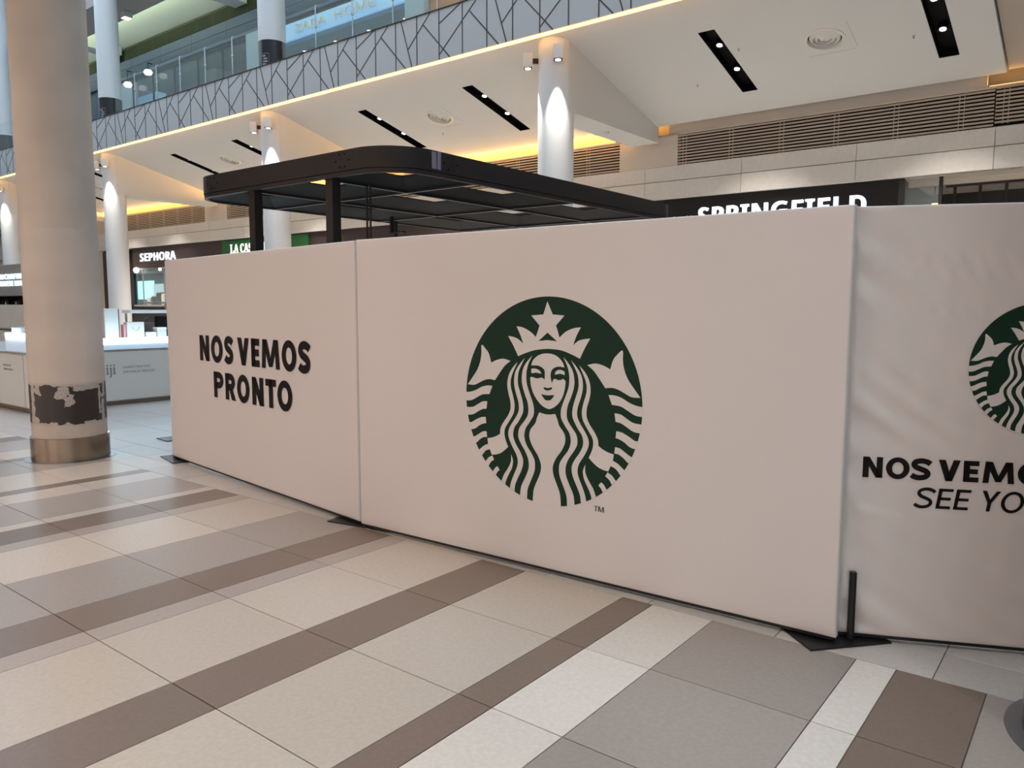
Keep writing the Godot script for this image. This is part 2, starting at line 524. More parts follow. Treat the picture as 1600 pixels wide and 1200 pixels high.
func fabric(which: int, w: float, step: float) -> ArrayMesh:
	var rim := [Vector2(0.0, 0.0), Vector2(0.005, -0.0015), Vector2(0.0085, -0.005), Vector2(0.01, -0.010), Vector2(0.01, -0.045)]
	var xs := []
	var n := int(w / step)
	for i in range(4, 0, -1): xs.append([0.01 - rim[i].x, rim[i].y])
	for i in n + 1: xs.append([0.01 + (w - 0.02) * i / n, 0.0])
	for i in range(1, 5): xs.append([w - 0.01 + rim[i].x, rim[i].y])
	var ys := []
	var k := int(1.97 / step)
	for i in range(4, 0, -1): ys.append([0.04 - rim[i].x, rim[i].y])
	for i in k + 1: ys.append([0.04 + 1.97 * i / k, 0.0])
	for i in range(1, 5): ys.append([2.01 + rim[i].x, rim[i].y])
	var st := SurfaceTool.new()
	st.begin(Mesh.PRIMITIVE_TRIANGLES)
	st.set_smooth_group(0)
	for y in ys:
		for x in xs:
			st.add_vertex(Vector3(x[0], y[0], minf(x[1], y[1]) + wrinkle(which, w, x[0], y[0])))
	var c := xs.size()
	for j in ys.size() - 1:
		for i in c - 1:
			var a := j * c + i
			for q in [a, a + c, a + 1, a + 1, a + c, a + c + 1]:
				st.add_index(q)
	st.generate_normals()
	return st.commit()

func hoarding(which: int, p0: Vector3, p1: Vector3, label: String, step: float) -> Node3D:
	var e := (p1 - p0).normalized()
	var w := p0.distance_to(p1)
	var t := thing("hoarding_panel", label, "hoarding panel", p0, Basis(e, Vector3.UP, e.cross(Vector3.UP)), "white fabric hoarding panels")
	piece(t, "fabric_cover", fabric(which, w, step), M.fabric)
	box(t, "back_cover", Vector3(0.002, 0.034, -0.048), Vector3(w - 0.002, 2.016, -0.044), M.fabric)
	box(t, "bottom_rail", Vector3(0.01, 0.014, -0.04), Vector3(w - 0.01, 0.032, -0.008), M.black_metal, 0.002)
	return t

func foot(at: Vector3, turn: float, sx: float, sz: float, label: String, upright := false) -> void:
	var t := thing("foot_plate", label, "foot plate", at, Basis(Vector3.UP, turn), "black steel foot plates of the hoarding")
	piece(t, "plate", bx(sx, 0.009, sz, 0.002), M.black_plate, Vector3(0, 0.0045, 0))
	if upright:
		piece(t, "upright", bx(0.032, 0.33, 0.022, 0.003), M.black_plate, Vector3(0.0, 0.175, 0.0))

func build_hoarding() -> void:
	var a := Vector3(-7.569, 0, -4.013)
	var b := Vector3(-4.185, 0, -3.580)
	var t := hoarding(1, a, b, "white hoarding panel with two centred lines of black capitals NOS VEMOS PRONTO", 0.03)
	words(t, "printed_letter", [["N", 0.782, 0.205], ["O", 1.03, 0.24], ["S", 1.308, 0.175], ["V", 1.57, 0.216], ["E", 1.828, 0.145], ["M", 2.01, 0.305], ["O", 2.352, 0.232], ["S", 2.612, 0.182]], 0.238, 0.285, 1.056, M.print_black, 0.004)
	words(t, "printed_letter", [["P", 1.065, 0.2], ["R", 1.305, 0.192], ["O", 1.537, 0.235], ["N", 1.822, 0.202], ["T", 2.062, 0.18], ["O", 2.262, 0.242]], 0.238, 0.285, 0.731, M.print_black, 0.004)
	t = hoarding(2, Vector3(-4.139, 0, -3.555), Vector3(-0.938, 0, -3.651), "widest white hoarding panel carrying only a large round green emblem", 0.04)
	emblem(t, Vector2(1.584, 1.019), 0.606, 0.001, M.print_green, M.fabric)
	lettering(t, "trademark", "TM", "Droid Sans", false, 0.03, 0.062, 0.0006, M.print_black, Vector3(1.903, 0.430, 0.003))
	var c := Vector3(-0.906, 0, -3.757) - Vector3(0.671, 0, -0.312).normalized() * 0.06
	var d := c + Vector3(0.671, 0, -0.312).normalized() * 1.53
	t = hoarding(3, c, d, "creased white hoarding panel at right with small emblem above bilingual lines", 0.015)
	emblem(t, Vector2(0.795, 1.30), 0.292, 0.002, M.print_green, M.fabric)
	words(t, "printed_letter", [["N", 0.086, 0.085], ["O", 0.185, 0.1], ["S", 0.290, 0.084], ["V", 0.404, 0.09], ["E", 0.507, 0.063], ["M", 0.586, 0.127], ["O", 0.725, 0.1], ["S", 0.832, 0.084], ["P", 0.953, 0.082], ["R", 1.051, 0.082], ["O", 1.143, 0.1], ["N", 1.258, 0.085], ["T", 1.356, 0.075], ["O", 1.412, 0.1]], 0.097, 0.27, 0.785, M.print_black, 0.0035)
	words(t, "printed_letter", [["S", 0.312, 0.072], ["E", 0.400, 0.06], ["E", 0.473, 0.06], ["Y", 0.577, 0.075], ["O", 0.660, 0.092], ["U", 0.767, 0.08], ["S", 0.890, 0.07], ["O", 0.974, 0.092], ["O", 1.080, 0.092], ["N", 1.190, 0.08]], 0.094, 0.165, 0.655, M.print_black, 0.0035, 0.14)
	hoarding(4, Vector3(-8.69, 0, -4.625), Vector3(-7.60, 0, -4.03), "short white hoarding panel turned edge-on behind the left end of the row", 0.05)
	foot(Vector3(-4.20, 0, -3.72), 0.19, 0.565, 0.34, "black foot plate where the lettered panel meets the emblem panel")
	foot(Vector3(-1.02, 0, -3.80), 0.86, 0.42, 0.4, "black foot plate under the junction of emblem panel and creased panel")
	foot(Vector3(-7.50, 0, -4.07), -0.24, 0.46, 0.3, "black foot plate under the outer corner by the lettered panel")
	foot(Vector3(-8.70, 0, -4.63), -0.10, 0.3, 0.28, "farthest black foot plate beyond the outer corner of the hoarding")
	t = thing("steel_upright", "short black steel upright standing in front of the creased panel", "upright", Vector3(-0.895, 0.009, -3.738), Basis(Vector3.UP, 0.435))
	piece(t, "channel", bx(0.03, 0.33, 0.018, 0.003), M.black_metal, Vector3(0, 0.165, 0))
	piece(t, "channel_lip", bx(0.006, 0.33, 0.008, 0.002), M.black_metal, Vector3(-0.012, 0.165, 0.012))
	piece(t, "channel_lip", bx(0.006, 0.33, 0.008, 0.002), M.black_metal, Vector3(0.012, 0.165, 0.012))

# ---------------------------------------------------------------- floor
func build_floor() -> void:
	var f := structure("floor", "polished stone-look tiled hall floor laid in cream grey and brown strips", "floor")
	box(f, "bedding", Vector3(-70, -0.3, -24), Vector3(14, -0.006, 12), M.grout)
	var tones := {"l": [0.75, 0.715, 0.665], "w": [0.83, 0.81, 0.775], "g": [0.61, 0.58, 0.55], "h": [0.64, 0.605, 0.57], "b": [0.475, 0.415, 0.37], "f": [0.725, 0.705, 0.675]}
	var variants := {}
	var k := 0
	for key in tones:
		variants[key] = []
		for i in 3:
			var c: Array = tones[key]
			var s: float = [1.0, 0.975, 1.02][i]
			var m := mat(Color(c[0] * s, c[1] * s, c[2] * s), 0.3, 0.0, 0.5)
			grain(m, M.stone_noise, 0.9)
			m.roughness = 0.31
			variants[key].append(m)
			k += 1
	var edges := [1.30, 0.97, 0.365, -0.32, -0.657, -0.822, -1.502, -1.837, -2.014, -2.679, -3.016, -3.677, -3.837, -4.183, -4.846, -5.502, -5.672, -6.011, -6.15, -6.81, -7.145, -7.31, -7.98, -8.65, -8.82, -9.32, -9.99, -10.33, -11.0, -11.17, -11.84]
	var tone := "bggbwgwblblhbglhblglblgblgblhg"
	var rows := [-0.204, -0.878, -1.552, -2.226, -2.9, -3.562]
	for r in rows.size() - 1:
		for i in edges.size() - 1:
			tile(f, edges[i + 1], edges[i], rows[r + 1], rows[r], variants[tone[i]][rng.randi() % 3])
	for i in 20:
		var x1 := 1.504 - 0.674 * i
		tile(f, x1 - 0.674, x1, -3.868, -3.562, variants.f[rng.randi() % 3])
		if i > 1:
			tile(f, x1 - 0.674, x1, -4.2, -3.868, variants.f[rng.randi() % 3])
	for j in 4:
		for i in 7:
			var x1 := -7.25 - 0.674 * i
			tile(f, x1 - 0.674, x1, -4.874 - 0.674 * j, -4.2 - 0.674 * j, variants.f[rng.randi() % 3])
	# plain floor beyond what can be told apart
	for q in [[-70, -11.97, -24, 12], [-11.97, 1.504, -0.204, 12], [1.504, 14, -24, 12], [-11.97, -7.25, -24, -6.896], [-7.25, 1.504, -24, -4.2]]:
		box(f, "tile_field", Vector3(q[0], -0.2, q[2]), Vector3(q[1], -0.0005, q[3]), variants.f[0])

func tile(f: Node, x0: float, x1: float, z0: float, z1: float, m: Material) -> void:
	var w := snappedf(x1 - x0 - 0.004, 0.001)
	var d := snappedf(z1 - z0 - 0.004, 0.001)
	piece(f, "tile", bx(w, 0.02, d, 0.0012), m, Vector3((x0 + x1) / 2, -0.01, (z0 + z1) / 2))

# ---------------------------------------------------------------- columns
func build_columns() -> void:
	var names := ["big near column with a torn black band above a steel base", "near column at the right edge whose steel base just shows"]
	var spots := [Vector3(-8.51, 0, -3.42), Vector3(0.175, 0, -3.41)]
	for i in 2:
		var c := thing("column", names[i], "column", spots[i], Basis(), "round columns of the near row")
		piece(c, "shaft", lathe([Vector2(0.345, 0.20), Vector2(0.345, 6.75)], 64), M.column_paint)
		piece(c, "base_sleeve", lathe([Vector2(0.34, 0.006), Vector2(0.363, 0.006), Vector2(0.363, 0.006), Vector2(0.363, 0.235), Vector2(0.363, 0.235), Vector2(0.344, 0.239)], 64), M.brushed)
		piece(c, "floor_ring", lathe([Vector2(0.36, 0.0), Vector2(0.42, 0.0), Vector2(0.42, 0.0), Vector2(0.42, 0.004), Vector2(0.42, 0.004), Vector2(0.36, 0.006)], 64), M.ring_metal)
		if i == 0:
			piece(c, "torn_band", lathe([Vector2(0.346, 0.375), Vector2(0.3475, 0.375), Vector2(0.3475, 0.375), Vector2(0.3475, 0.785), Vector2(0.3475, 0.785), Vector2(0.346, 0.785)], 64, true), M.torn_band)
			piece(c, "patch_sheet", lathe([Vector2(0.3455, 0.80), Vector2(0.3465, 0.80), Vector2(0.3465, 0.80), Vector2(0.3465, 2.32)], 64), M.column_patch)
	# the far row, each rising past the balcony to the roof
	var far := [-8.85, -17.95, -27.05, -36.2]
	var say := ["tall white column behind the canopy, nearest of the balcony row", "tall white column by the canopy's left posts under the balcony", "tall white column beside the far counter, third along the balcony", "farthest white column at the left edge of view under the balcony"]
	for i in 4:
		var c := thing("column", say[i], "column", Vector3(far[i], 0, -12.7), Basis(), "round columns of the balcony row")
		piece(c, "shaft", lathe([Vector2(0.35, 0.0), Vector2(0.35, 16.4)], 48), M.column_white)
		var clad := piece(c, "dark_cladding", lathe([Vector2(0.35, 7.02), Vector2(0.358, 7.02), Vector2(0.358, 7.02), Vector2(0.358, 8.42), Vector2(0.358, 8.42), Vector2(0.35, 8.42)], 48), M.dark_stone)
		var notice := SurfaceTool.new()
		notice.begin(Mesh.PRIMITIVE_TRIANGLES)
		notice.set_smooth_group(0)
		for k in 8:
			var a0 := PI / 2 - 0.75 + 0.09 * k
			var a1 := a0 + 0.09
			var q := [Vector3(cos(a0) * 0.36, 7.66, sin(a0) * 0.36), Vector3(cos(a1) * 0.36, 7.66, sin(a1) * 0.36), Vector3(cos(a1) * 0.36, 8.1, sin(a1) * 0.36), Vector3(cos(a0) * 0.36, 8.1, sin(a0) * 0.36)]
			var uv := [Vector2(1 - k / 8.0, 1), Vector2(1 - (k + 1) / 8.0, 1), Vector2(1 - (k + 1) / 8.0, 0), Vector2(1 - k / 8.0, 0)]
			for n in [0, 1, 2, 0, 2, 3]:
				notice.set_uv(uv[n])
				notice.add_vertex(q[n])
		notice.generate_normals()
		nest(piece(c, "notice", notice.commit(), M.notice), clad)
		for s in [[0.0, "right-facing"], [1.0, "left-facing"]]:
			var ang: float = deg_to_rad(52.0) if s[0] == 0.0 else deg_to_rad(142.0)
			var dir := Vector3(cos(ang), 0, sin(ang))
			var at := Vector3(far[i], 6.28, -12.7) + dir * 0.35
			var b := Basis(Vector3.UP.cross(dir), Vector3.UP, dir)
			var w := thing("wall_spotlight", "white box spotlight %s of the %s" % ["on the front" if s[0] == 0.0 else "on the left side", ["tall column behind the canopy", "column by the canopy's left posts", "column beside the far counter", "farthest column at the left edge"][i]], "spotlight", at, b, "box spotlights on the balcony columns")
			piece(w, "bracket", bx(0.07, 0.09, 0.12, 0.004), M.bracket, Vector3(0, 0.0, 0.055))
			var housing := piece(w, "housing", bx(0.18, 0.26, 0.18, 0.006), M.lamp_white, Vector3(0, 0.0, 0.2))
			nest(piece(w, "bezel", bx(0.165, 0.008, 0.165, 0.002), M.black_metal, Vector3(0, -0.133, 0.2)), housing)
			nest(piece(w, "lamp_lens", lathe([Vector2(0.0, -0.006), Vector2(0.055, -0.006), Vector2(0.055, -0.006), Vector2(0.055, 0.0), Vector2(0.0, 0.0)], 20), M.lens, Vector3(0, -0.137, 0.2)), housing)
			spot(w, "beam_light", Vector3(0, -0.16, 0.2), Vector3(0, -1, -0.07), Color(1.0, 0.97, 0.92), 11.0, 21.0, 0.02, 0.5)

# ---------------------------------------------------------------- the canopied stand behind the hoarding
func rounded(x0: float, x1: float, z0: float, z1: float, r: float) -> PackedVector2Array:
	var p := PackedVector2Array()
	for c in [[x1 - r, z1 - r, 0.0], [x0 + r, z1 - r, 90.0], [x0 + r, z0 + r, 180.0], [x1 - r, z0 + r, 270.0]]:
		for i in 13:
			var a := deg_to_rad(c[2] + 90.0 * i / 12.0)
			p.append(Vector2(c[0] + r * cos(a), c[1] + r * sin(a)))
	return p

func ring_band(p: PackedVector2Array, q: PackedVector2Array, y0: float, y1: float) -> ArrayMesh:
	var st := SurfaceTool.new()
	st.begin(Mesh.PRIMITIVE_TRIANGLES)
	var n := p.size()
	for part in 4:
		st.set_smooth_group(part)
		for i in n:
			var a := p[i]
			var b := p[(i + 1) % n]
			var c := q[i]
			var d := q[(i + 1) % n]
			var v := []
			match part:
				0: v = [Vector3(a.x, y0, a.y), Vector3(b.x, y0, b.y), Vector3(b.x, y1, b.y), Vector3(a.x, y1, a.y)]
				1: v = [Vector3(d.x, y0, d.y), Vector3(c.x, y0, c.y), Vector3(c.x, y1, c.y), Vector3(d.x, y1, d.y)]
				2: v = [Vector3(a.x, y1, a.y), Vector3(b.x, y1, b.y), Vector3(d.x, y1, d.y), Vector3(c.x, y1, c.y)]
				3: v = [Vector3(b.x, y0, b.y), Vector3(a.x, y0, a.y), Vector3(c.x, y0, c.y), Vector3(d.x, y0, d.y)]
			for k in [0, 1, 2, 0, 2, 3]:
				st.add_vertex(v[k])
	st.generate_normals()
	return st.commit()

func build_canopy() -> void:
	var t := thing("canopy_stand", "black flat-roofed kiosk canopy with rounded corners rising behind the hoarding", "kiosk canopy", Vector3.ZERO)
	var x0 := -8.13; var x1 := -4.87; var z0 := -10.0; var z1 := -4.6
	var outer := rounded(x0, x1, z0, z1, 0.46)
	var fascia := piece(t, "fascia_ring", ring_band(outer, rounded(x0 + 0.03, x1 - 0.03, z0 + 0.03, z1 - 0.03, 0.43), 2.765, 2.945), M.canopy)
	piece(t, "lower_band", ring_band(rounded(x0 + 0.006, x1 - 0.006, z0 + 0.006, z1 - 0.006, 0.454), rounded(x0 + 0.045, x1 - 0.045, z0 + 0.045, z1 - 0.045, 0.415), 2.722, 2.760), M.canopy)
	piece(t, "inner_curb", ring_band(rounded(x0 + 0.034, x1 - 0.034, z0 + 0.034, z1 - 0.034, 0.426), rounded(x0 + 0.05, x1 - 0.05, z0 + 0.05, z1 - 0.05, 0.41), 2.762, 2.93), M.canopy)
	var gx := [x0 + 0.045, -7.0, -5.82, x1 - 0.045]
	var gz := [z0 + 0.045, -9.05, -7.38, -5.69, z1 - 0.045]
	for i in [1, 2]:
		var bar_part := piece(t, "lattice_bar", bx(0.022, 0.03, gz[4] - gz[0], 0.002), M.alu_dark, Vector3(gx[i], 2.735, (gz[0] + gz[4]) / 2))
		nest(piece(t, "trim_strip", bx(0.012, 0.004, gz[4] - gz[0], 0.0), M.alu, Vector3(gx[i], 2.718, (gz[0] + gz[4]) / 2)), bar_part)
	for j in [1, 2, 3]:
		var bar_part := piece(t, "lattice_bar", bx(gx[3] - gx[0], 0.03, 0.022, 0.002), M.alu_dark, Vector3((gx[0] + gx[3]) / 2, 2.7352, gz[j]))
		nest(piece(t, "trim_strip", bx(gx[3] - gx[0], 0.004, 0.012, 0.0), M.alu, Vector3((gx[0] + gx[3]) / 2, 2.7178, gz[j])), bar_part)
	for i in 3:
		for j in 4:
			var cx: float = (gx[i] + gx[i + 1]) / 2.0
			var cz: float = (gz[j] + gz[j + 1]) / 2.0
			var hz := 0.19 if j in [0, 3] else 0.36
			var lo := [Vector3(gx[i], 2.735, gz[j]), Vector3(gx[i + 1], 2.735, gz[j]), Vector3(gx[i + 1], 2.735, gz[j + 1]), Vector3(gx[i], 2.735, gz[j + 1])]
			var hi := [Vector3(cx - 0.17, 2.812, cz - hz), Vector3(cx + 0.17, 2.812, cz - hz), Vector3(cx + 0.17, 2.812, cz + hz), Vector3(cx - 0.17, 2.812, cz + hz)]
			var rim := []
			for k in 4:
				var at_x: bool = i == (0 if k in [0, 3] else 2)
				var at_z: bool = j == (0 if k in [0, 1] else 3)
				if at_x and at_z:
					var ox: float = lo[k].x + (0.415 if k in [0, 3] else -0.415)
					var oz: float = lo[k].z + (0.415 if k in [0, 1] else -0.415)
					for n in 7:
						var a := PI + PI / 2 * k + PI / 2 * n / 6.0
						rim.append([Vector3(ox + 0.415 * cos(a), 2.735, oz + 0.415 * sin(a)), hi[k]])
				else:
					rim.append([lo[k], hi[k]])
			var st := begin()
			var up := Vector3(0, 0.012, 0)
			for k in rim.size():
				var p: Array = rim[k]
				var q: Array = rim[(k + 1) % rim.size()]
				quad_out(st, p[0], q[0], q[1], p[1], Vector3(cx, 3.4, cz))
				quad_out(st, p[0] + up, q[0] + up, q[1] + up, p[1] + up, Vector3(cx, 1.4, cz))
				quad_out(st, p[1], q[1], q[1] + up, p[1] + up, Vector3(cx + (cx - p[1].x) * 9, 2.8, cz + (cz - p[1].z) * 9))
			piece(t, "ceiling_coffer", done(st), M.coffer)
	for p in [[-7.0, -4.70, 0.1], [-5.80, -4.72, 0.1], [-7.93, -7.52, 0.05], [-5.5, -9.7, 0.1], [-7.5, -9.7, 0.1]]:
		piece(t, "post", bx(p[2], 2.735, p[2], 0.004), M.canopy, Vector3(p[0], 1.3675, p[1]))
	for p in [[-5.80, -5.13], [-5.74, -5.12]]:
		piece(t, "hanging_rod", bx(0.014, 1.1, 0.014, 0.0), M.canopy, Vector3(p[0], 2.185, p[1]))
	piece(t, "hanging_bracket", bx(0.02, 0.22, 0.06, 0.002), M.alu_dark, Vector3(-7.55, 2.62, -7.1))
	piece(t, "hanging_bracket", bx(0.25, 0.02, 0.06, 0.002), M.alu_dark, Vector3(-7.44, 2.52, -7.1))
	# bolts: six in a loose hexagon at each end of the near sides
	var bolt := lathe([Vector2(0.0, 0.006), Vector2(0.007, 0.006), Vector2(0.007, 0.006), Vector2(0.009, 0.0)], 10)
	var hexa := [[-0.09, 0.0], [0.09, 0.0], [-0.035, 0.055], [0.035, 0.055], [-0.035, -0.055], [0.035, -0.055]]
	for c in [-7.62, -5.52]:
		for h in hexa:
			nest(piece(t, "bolt", bolt, M.bolt, Vector3(c + h[0], 2.855 + h[1], z1), Basis(Vector3.RIGHT, PI / 2)), fascia)
	for h in hexa:
		nest(piece(t, "bolt", bolt, M.bolt, Vector3(x1, 2.855 + h[1], -5.32 + h[0]), Basis(Vector3.BACK, -PI / 2)), fascia)
	nest(piece(t, "tape_strip", bx(0.002, 0.15, 0.06), M.tape, Vector3(x1 + 0.001, 2.86, -5.10), Basis(Vector3.RIGHT, 0.03)), fascia)
	nest(piece(t, "tape_strip", bx(0.002, 0.16, 0.045), M.tape, Vector3(x1 + 0.0012, 2.865, -5.165), Basis(Vector3.RIGHT, -0.02)), fascia)
	# scuff marks rubbed into the paint of the short side
	nest(piece(t, "scuff_mark", bx(0.012, 0.06, 0.0012), M.scuff, Vector3(-7.02, 2.87, z1 + 0.0004), Basis(Vector3.BACK, -0.5)), fascia)
	nest(piece(t, "scuff_mark", bx(0.012, 0.05, 0.0012), M.scuff, Vector3(-7.12, 2.885, z1 + 0.0004), Basis(Vector3.BACK, 0.6)), fascia)
	var st2 := begin()
	add_box(st2, Vector3(-7.9, 0.0, -9.6), Vector3(-5.1, 1.05, -9.0), 0.01)
	piece(t, "counter", done(st2), M.dark_stone)

# ---------------------------------------------------------------- the mezzanine over the shops
const SLOPE := 0.262
const TOP_Y := 6.64
const TOP_Z := -12.35

func on_soffit(x: float, z: float, lift := 0.0) -> Transform3D:
	var a := atan(SLOPE)
	var b := Basis(Vector3.RIGHT, -a)
	return Transform3D(b, Vector3(x, TOP_Y + SLOPE * (z - TOP_Z), z) + b.y * lift)

func build_soffit() -> void:
	var bays := [[-8.85, 0.25], [-17.95, -8.85], [-27.05, -17.95], [-36.2, -27.05], [-45.3, -36.2], [-60.0, -45.3]]
	var slot_names := ["right of the balcony's nearest bay", "behind the canopy corner"]
	var count := 0
	for b in bays.size():
		var x0: float = bays[b][0]
		var x1: float = bays[b][1]
		if b == 0:
			x1 = -1.77
		var mid: float = (bays[b][0] + bays[b][1]) / 2.0
		var c := CSGCombiner3D.new()
		c.name = numbered("ceiling_soffit")
		add_child(c)
		tag(c, ["white sloping soffit of the nearest bay, right of the tall column", "white sloping soffit of the bay above the canopy", "white sloping soffit between the second and third balcony columns", "white sloping soffit left of the third balcony column", "white sloping soffit beyond the farthest column", "white sloping soffit at the far end of the hall"][b], "ceiling", "", "structure")
		var z0 := -12.26
		var z1 := -16.22
		c.transform = on_soffit((x0 + x1) / 2.0, (z0 + z1) / 2.0)
		var slab := CSGBox3D.new()
		slab.name = "slab"
		slab.size = Vector3(x1 - x0, 0.2, (z0 - z1) / cos(atan(SLOPE)))
		slab.position = Vector3(0, 0.1, 0)
		slab.material = M.soffit
		c.add_child(slab)
		for s in [-1.73, 1.76]:
			if b > 3:
				continue
			var x: float = mid + s
			var f := on_soffit(x, -14.33)
			var cut := CSGBox3D.new()
			cut.name = "slot_opening"
			cut.operation = CSGShape3D.OPERATION_SUBTRACTION
			cut.size = Vector3(0.31, 0.24, 2.22)
			cut.position = c.transform.affine_inverse() * (f * Vector3(0, 0.05, 0))
			cut.material = M.soffit
			c.add_child(cut, true)
			var who: String = ["of the nearest bay", "of the bay above the canopy", "of the third bay", "of the fourth bay"][b]
			var t := thing("downlight_slot", "black recessed ceiling slot with two lamps, %s %s" % ["right one" if s > 0 else "left one", who], "downlight", f.origin, f.basis, "black downlight slots in the balcony soffit")
			piece(t, "recess_top", bx(0.31, 0.01, 2.22), M.slot_black, Vector3(0, 0.165, 0))
			for q in [[-0.1525, 0.0, 0.005, 2.22], [0.1525, 0.0, 0.005, 2.22], [0.0, -1.1075, 0.30, 0.005], [0.0, 1.1075, 0.30, 0.005]]:
				piece(t, "recess_wall", bx(q[2], 0.168, q[3]), M.slot_black, Vector3(q[0], 0.083, q[1]))
			for z in [0.51, -0.36]:
				var can := piece(t, "lamp_can", lathe([Vector2(0.0, 0.06), Vector2(0.075, 0.06), Vector2(0.085, -0.03), Vector2(0.085, -0.03), Vector2(0.075, -0.03), Vector2(0.07, 0.0)], 20), M.slot_black, Vector3(0, 0.09, z))
				nest(piece(t, "lamp_lens", lathe([Vector2(0.0, 0.0), Vector2(0.05, 0.0), Vector2(0.05, 0.0), Vector2(0.05, 0.015), Vector2(0.0, 0.015)], 16), M.lens, Vector3(0, 0.062, z)), can)
				spot(t, "lamp_light", Vector3(0, 0.045, z), f.basis.inverse() * Vector3(0, -1, -0.05), Color(1.0, 0.96, 0.91), 34.0, 46.0, 0.05, 1.0)
		if b < 4:
			var fd := on_soffit(mid + 0.03, -14.2)
			var hole := CSGCylinder3D.new()
			hole.name = "vent_opening"
			hole.operation = CSGShape3D.OPERATION_SUBTRACTION
			hole.radius = 0.30
			hole.height = 0.3
			hole.sides = 32
			hole.position = c.transform.affine_inverse() * fd.origin
			hole.material = M.soffit
			c.add_child(hole)
			var v := thing("air_diffuser", "round white ceiling air diffuser %s" % ["in the nearest bay, right of the tall column", "above the canopy corner between two slots", "over the canopy's far short side", "left of the third balcony column"][b], "air diffuser", fd.origin, fd.basis, "round ceiling air diffusers")
			piece(v, "flange_ring", lathe([Vector2(0.345, 0.0), Vector2(0.34, -0.012), Vector2(0.34, -0.012), Vector2(0.29, -0.02), Vector2(0.29, -0.02), Vector2(0.275, 0.03)], 40), M.lamp_white)
			for k in 3:
				var r := 0.255 - 0.08 * k
				piece(v, "cone_ring", lathe([Vector2(r, 0.025), Vector2(r, 0.018), Vector2(r, 0.018), Vector2(r - 0.064, -0.016), Vector2(r - 0.064, -0.016), Vector2(r - 0.068, 0.05)], 36), M.lamp_white)
			piece(v, "centre_disc", lathe([Vector2(0.0, -0.012), Vector2(0.025, -0.008), Vector2(0.03, 0.02), Vector2(0.0, 0.02)], 16), M.lamp_white)
			piece(v, "duct_shade", lathe([Vector2(0.0, 0.14), Vector2(0.295, 0.14), Vector2(0.295, 0.14), Vector2(0.295, 0.02)], 32), M.slot_black)
			for q in [[0.5, 0.0, 0.004, 0.5], [0.0, 0.5, 0.5, 0.004]]:
				piece(v, "hatch_joint", bx(q[2] * 1.6 if q[2] > 0.1 else q[2], 0.002, q[3] * 1.6 if q[3] > 0.1 else q[3]), M.joint, Vector3(q[0] * 0.9, 0.0, -q[1] * 0.9))
		count += 1
	for q in [[-5.7, -13.95, "above the first slot of the nearest bay"], [-2.95, -14.6, "beside the slot at the top right"], [-6.9, -14.85, "between column and slot in the nearest bay"], [-13.9, -14.9, "near the canopy corner"], [-1.95, -13.9, "at the soffit's right edge"]]:
		var f := on_soffit(q[0], q[1])
		var s := thing("sprinkler", "tiny metal sprinkler head in the white soffit, %s" % q[2], "sprinkler", f.origin, f.basis, "sprinkler heads in the soffit")
		piece(s, "rosette", lathe([Vector2(0.03, 0.0), Vector2(0.03, -0.004), Vector2(0.012, -0.01), Vector2(0.0, -0.01)], 14), M.alu)
		piece(s, "deflector", lathe([Vector2(0.0, -0.04), Vector2(0.014, -0.04), Vector2(0.014, -0.036), Vector2(0.004, -0.034), Vector2(0.004, -0.01)], 10), M.dark_metal)
	# beams dropping below the soffit at the columns
	for i in 4:
		var x: float = [-8.85, -17.95, -27.05, -36.2][i]
		var p := PackedVector2Array([Vector2(-12.62, 5.28), Vector2(-16.3, 5.28), Vector2(-16.3, TOP_Y + SLOPE * (-16.3 - TOP_Z) + 0.1), Vector2(-12.62, TOP_Y + SLOPE * (-12.62 - TOP_Z) + 0.1)])
		var o := structure("ceiling_beam", "white wedge beam running from %s back to the shop wall" % ["the tall column behind the canopy", "the column by the canopy's posts", "the column beside the counter", "the farthest column"][i], "beam", Vector3(x - 0.35, 0, 0), Basis(Vector3(0, 0, -1), Vector3.UP, Vector3.RIGHT))
		for n in p.size():
			p[n].x = -p[n].x
		piece(o, "beam_body", done(prism(p, 0.7)), M.soffit)
		if i == 0:
			piece(o, "smoke_sensor", lathe([Vector2(0.0, -0.03), Vector2(0.04, -0.03), Vector2(0.055, -0.01), Vector2(0.055, 0.0)], 20), M.lamp_white, Vector3(14.6, 5.28, 0.35))
	# raised soffit right of the nearest bay
	var r := structure("ceiling_raised", "darker raised ceiling field at the top right corner", "ceiling")
	var g := on_soffit(0.25, -14.2, 0.13)
	piece(r, "raised_field", bx(4.0, 0.1, 4.28), M.soffit_dark, g.origin, g.basis)

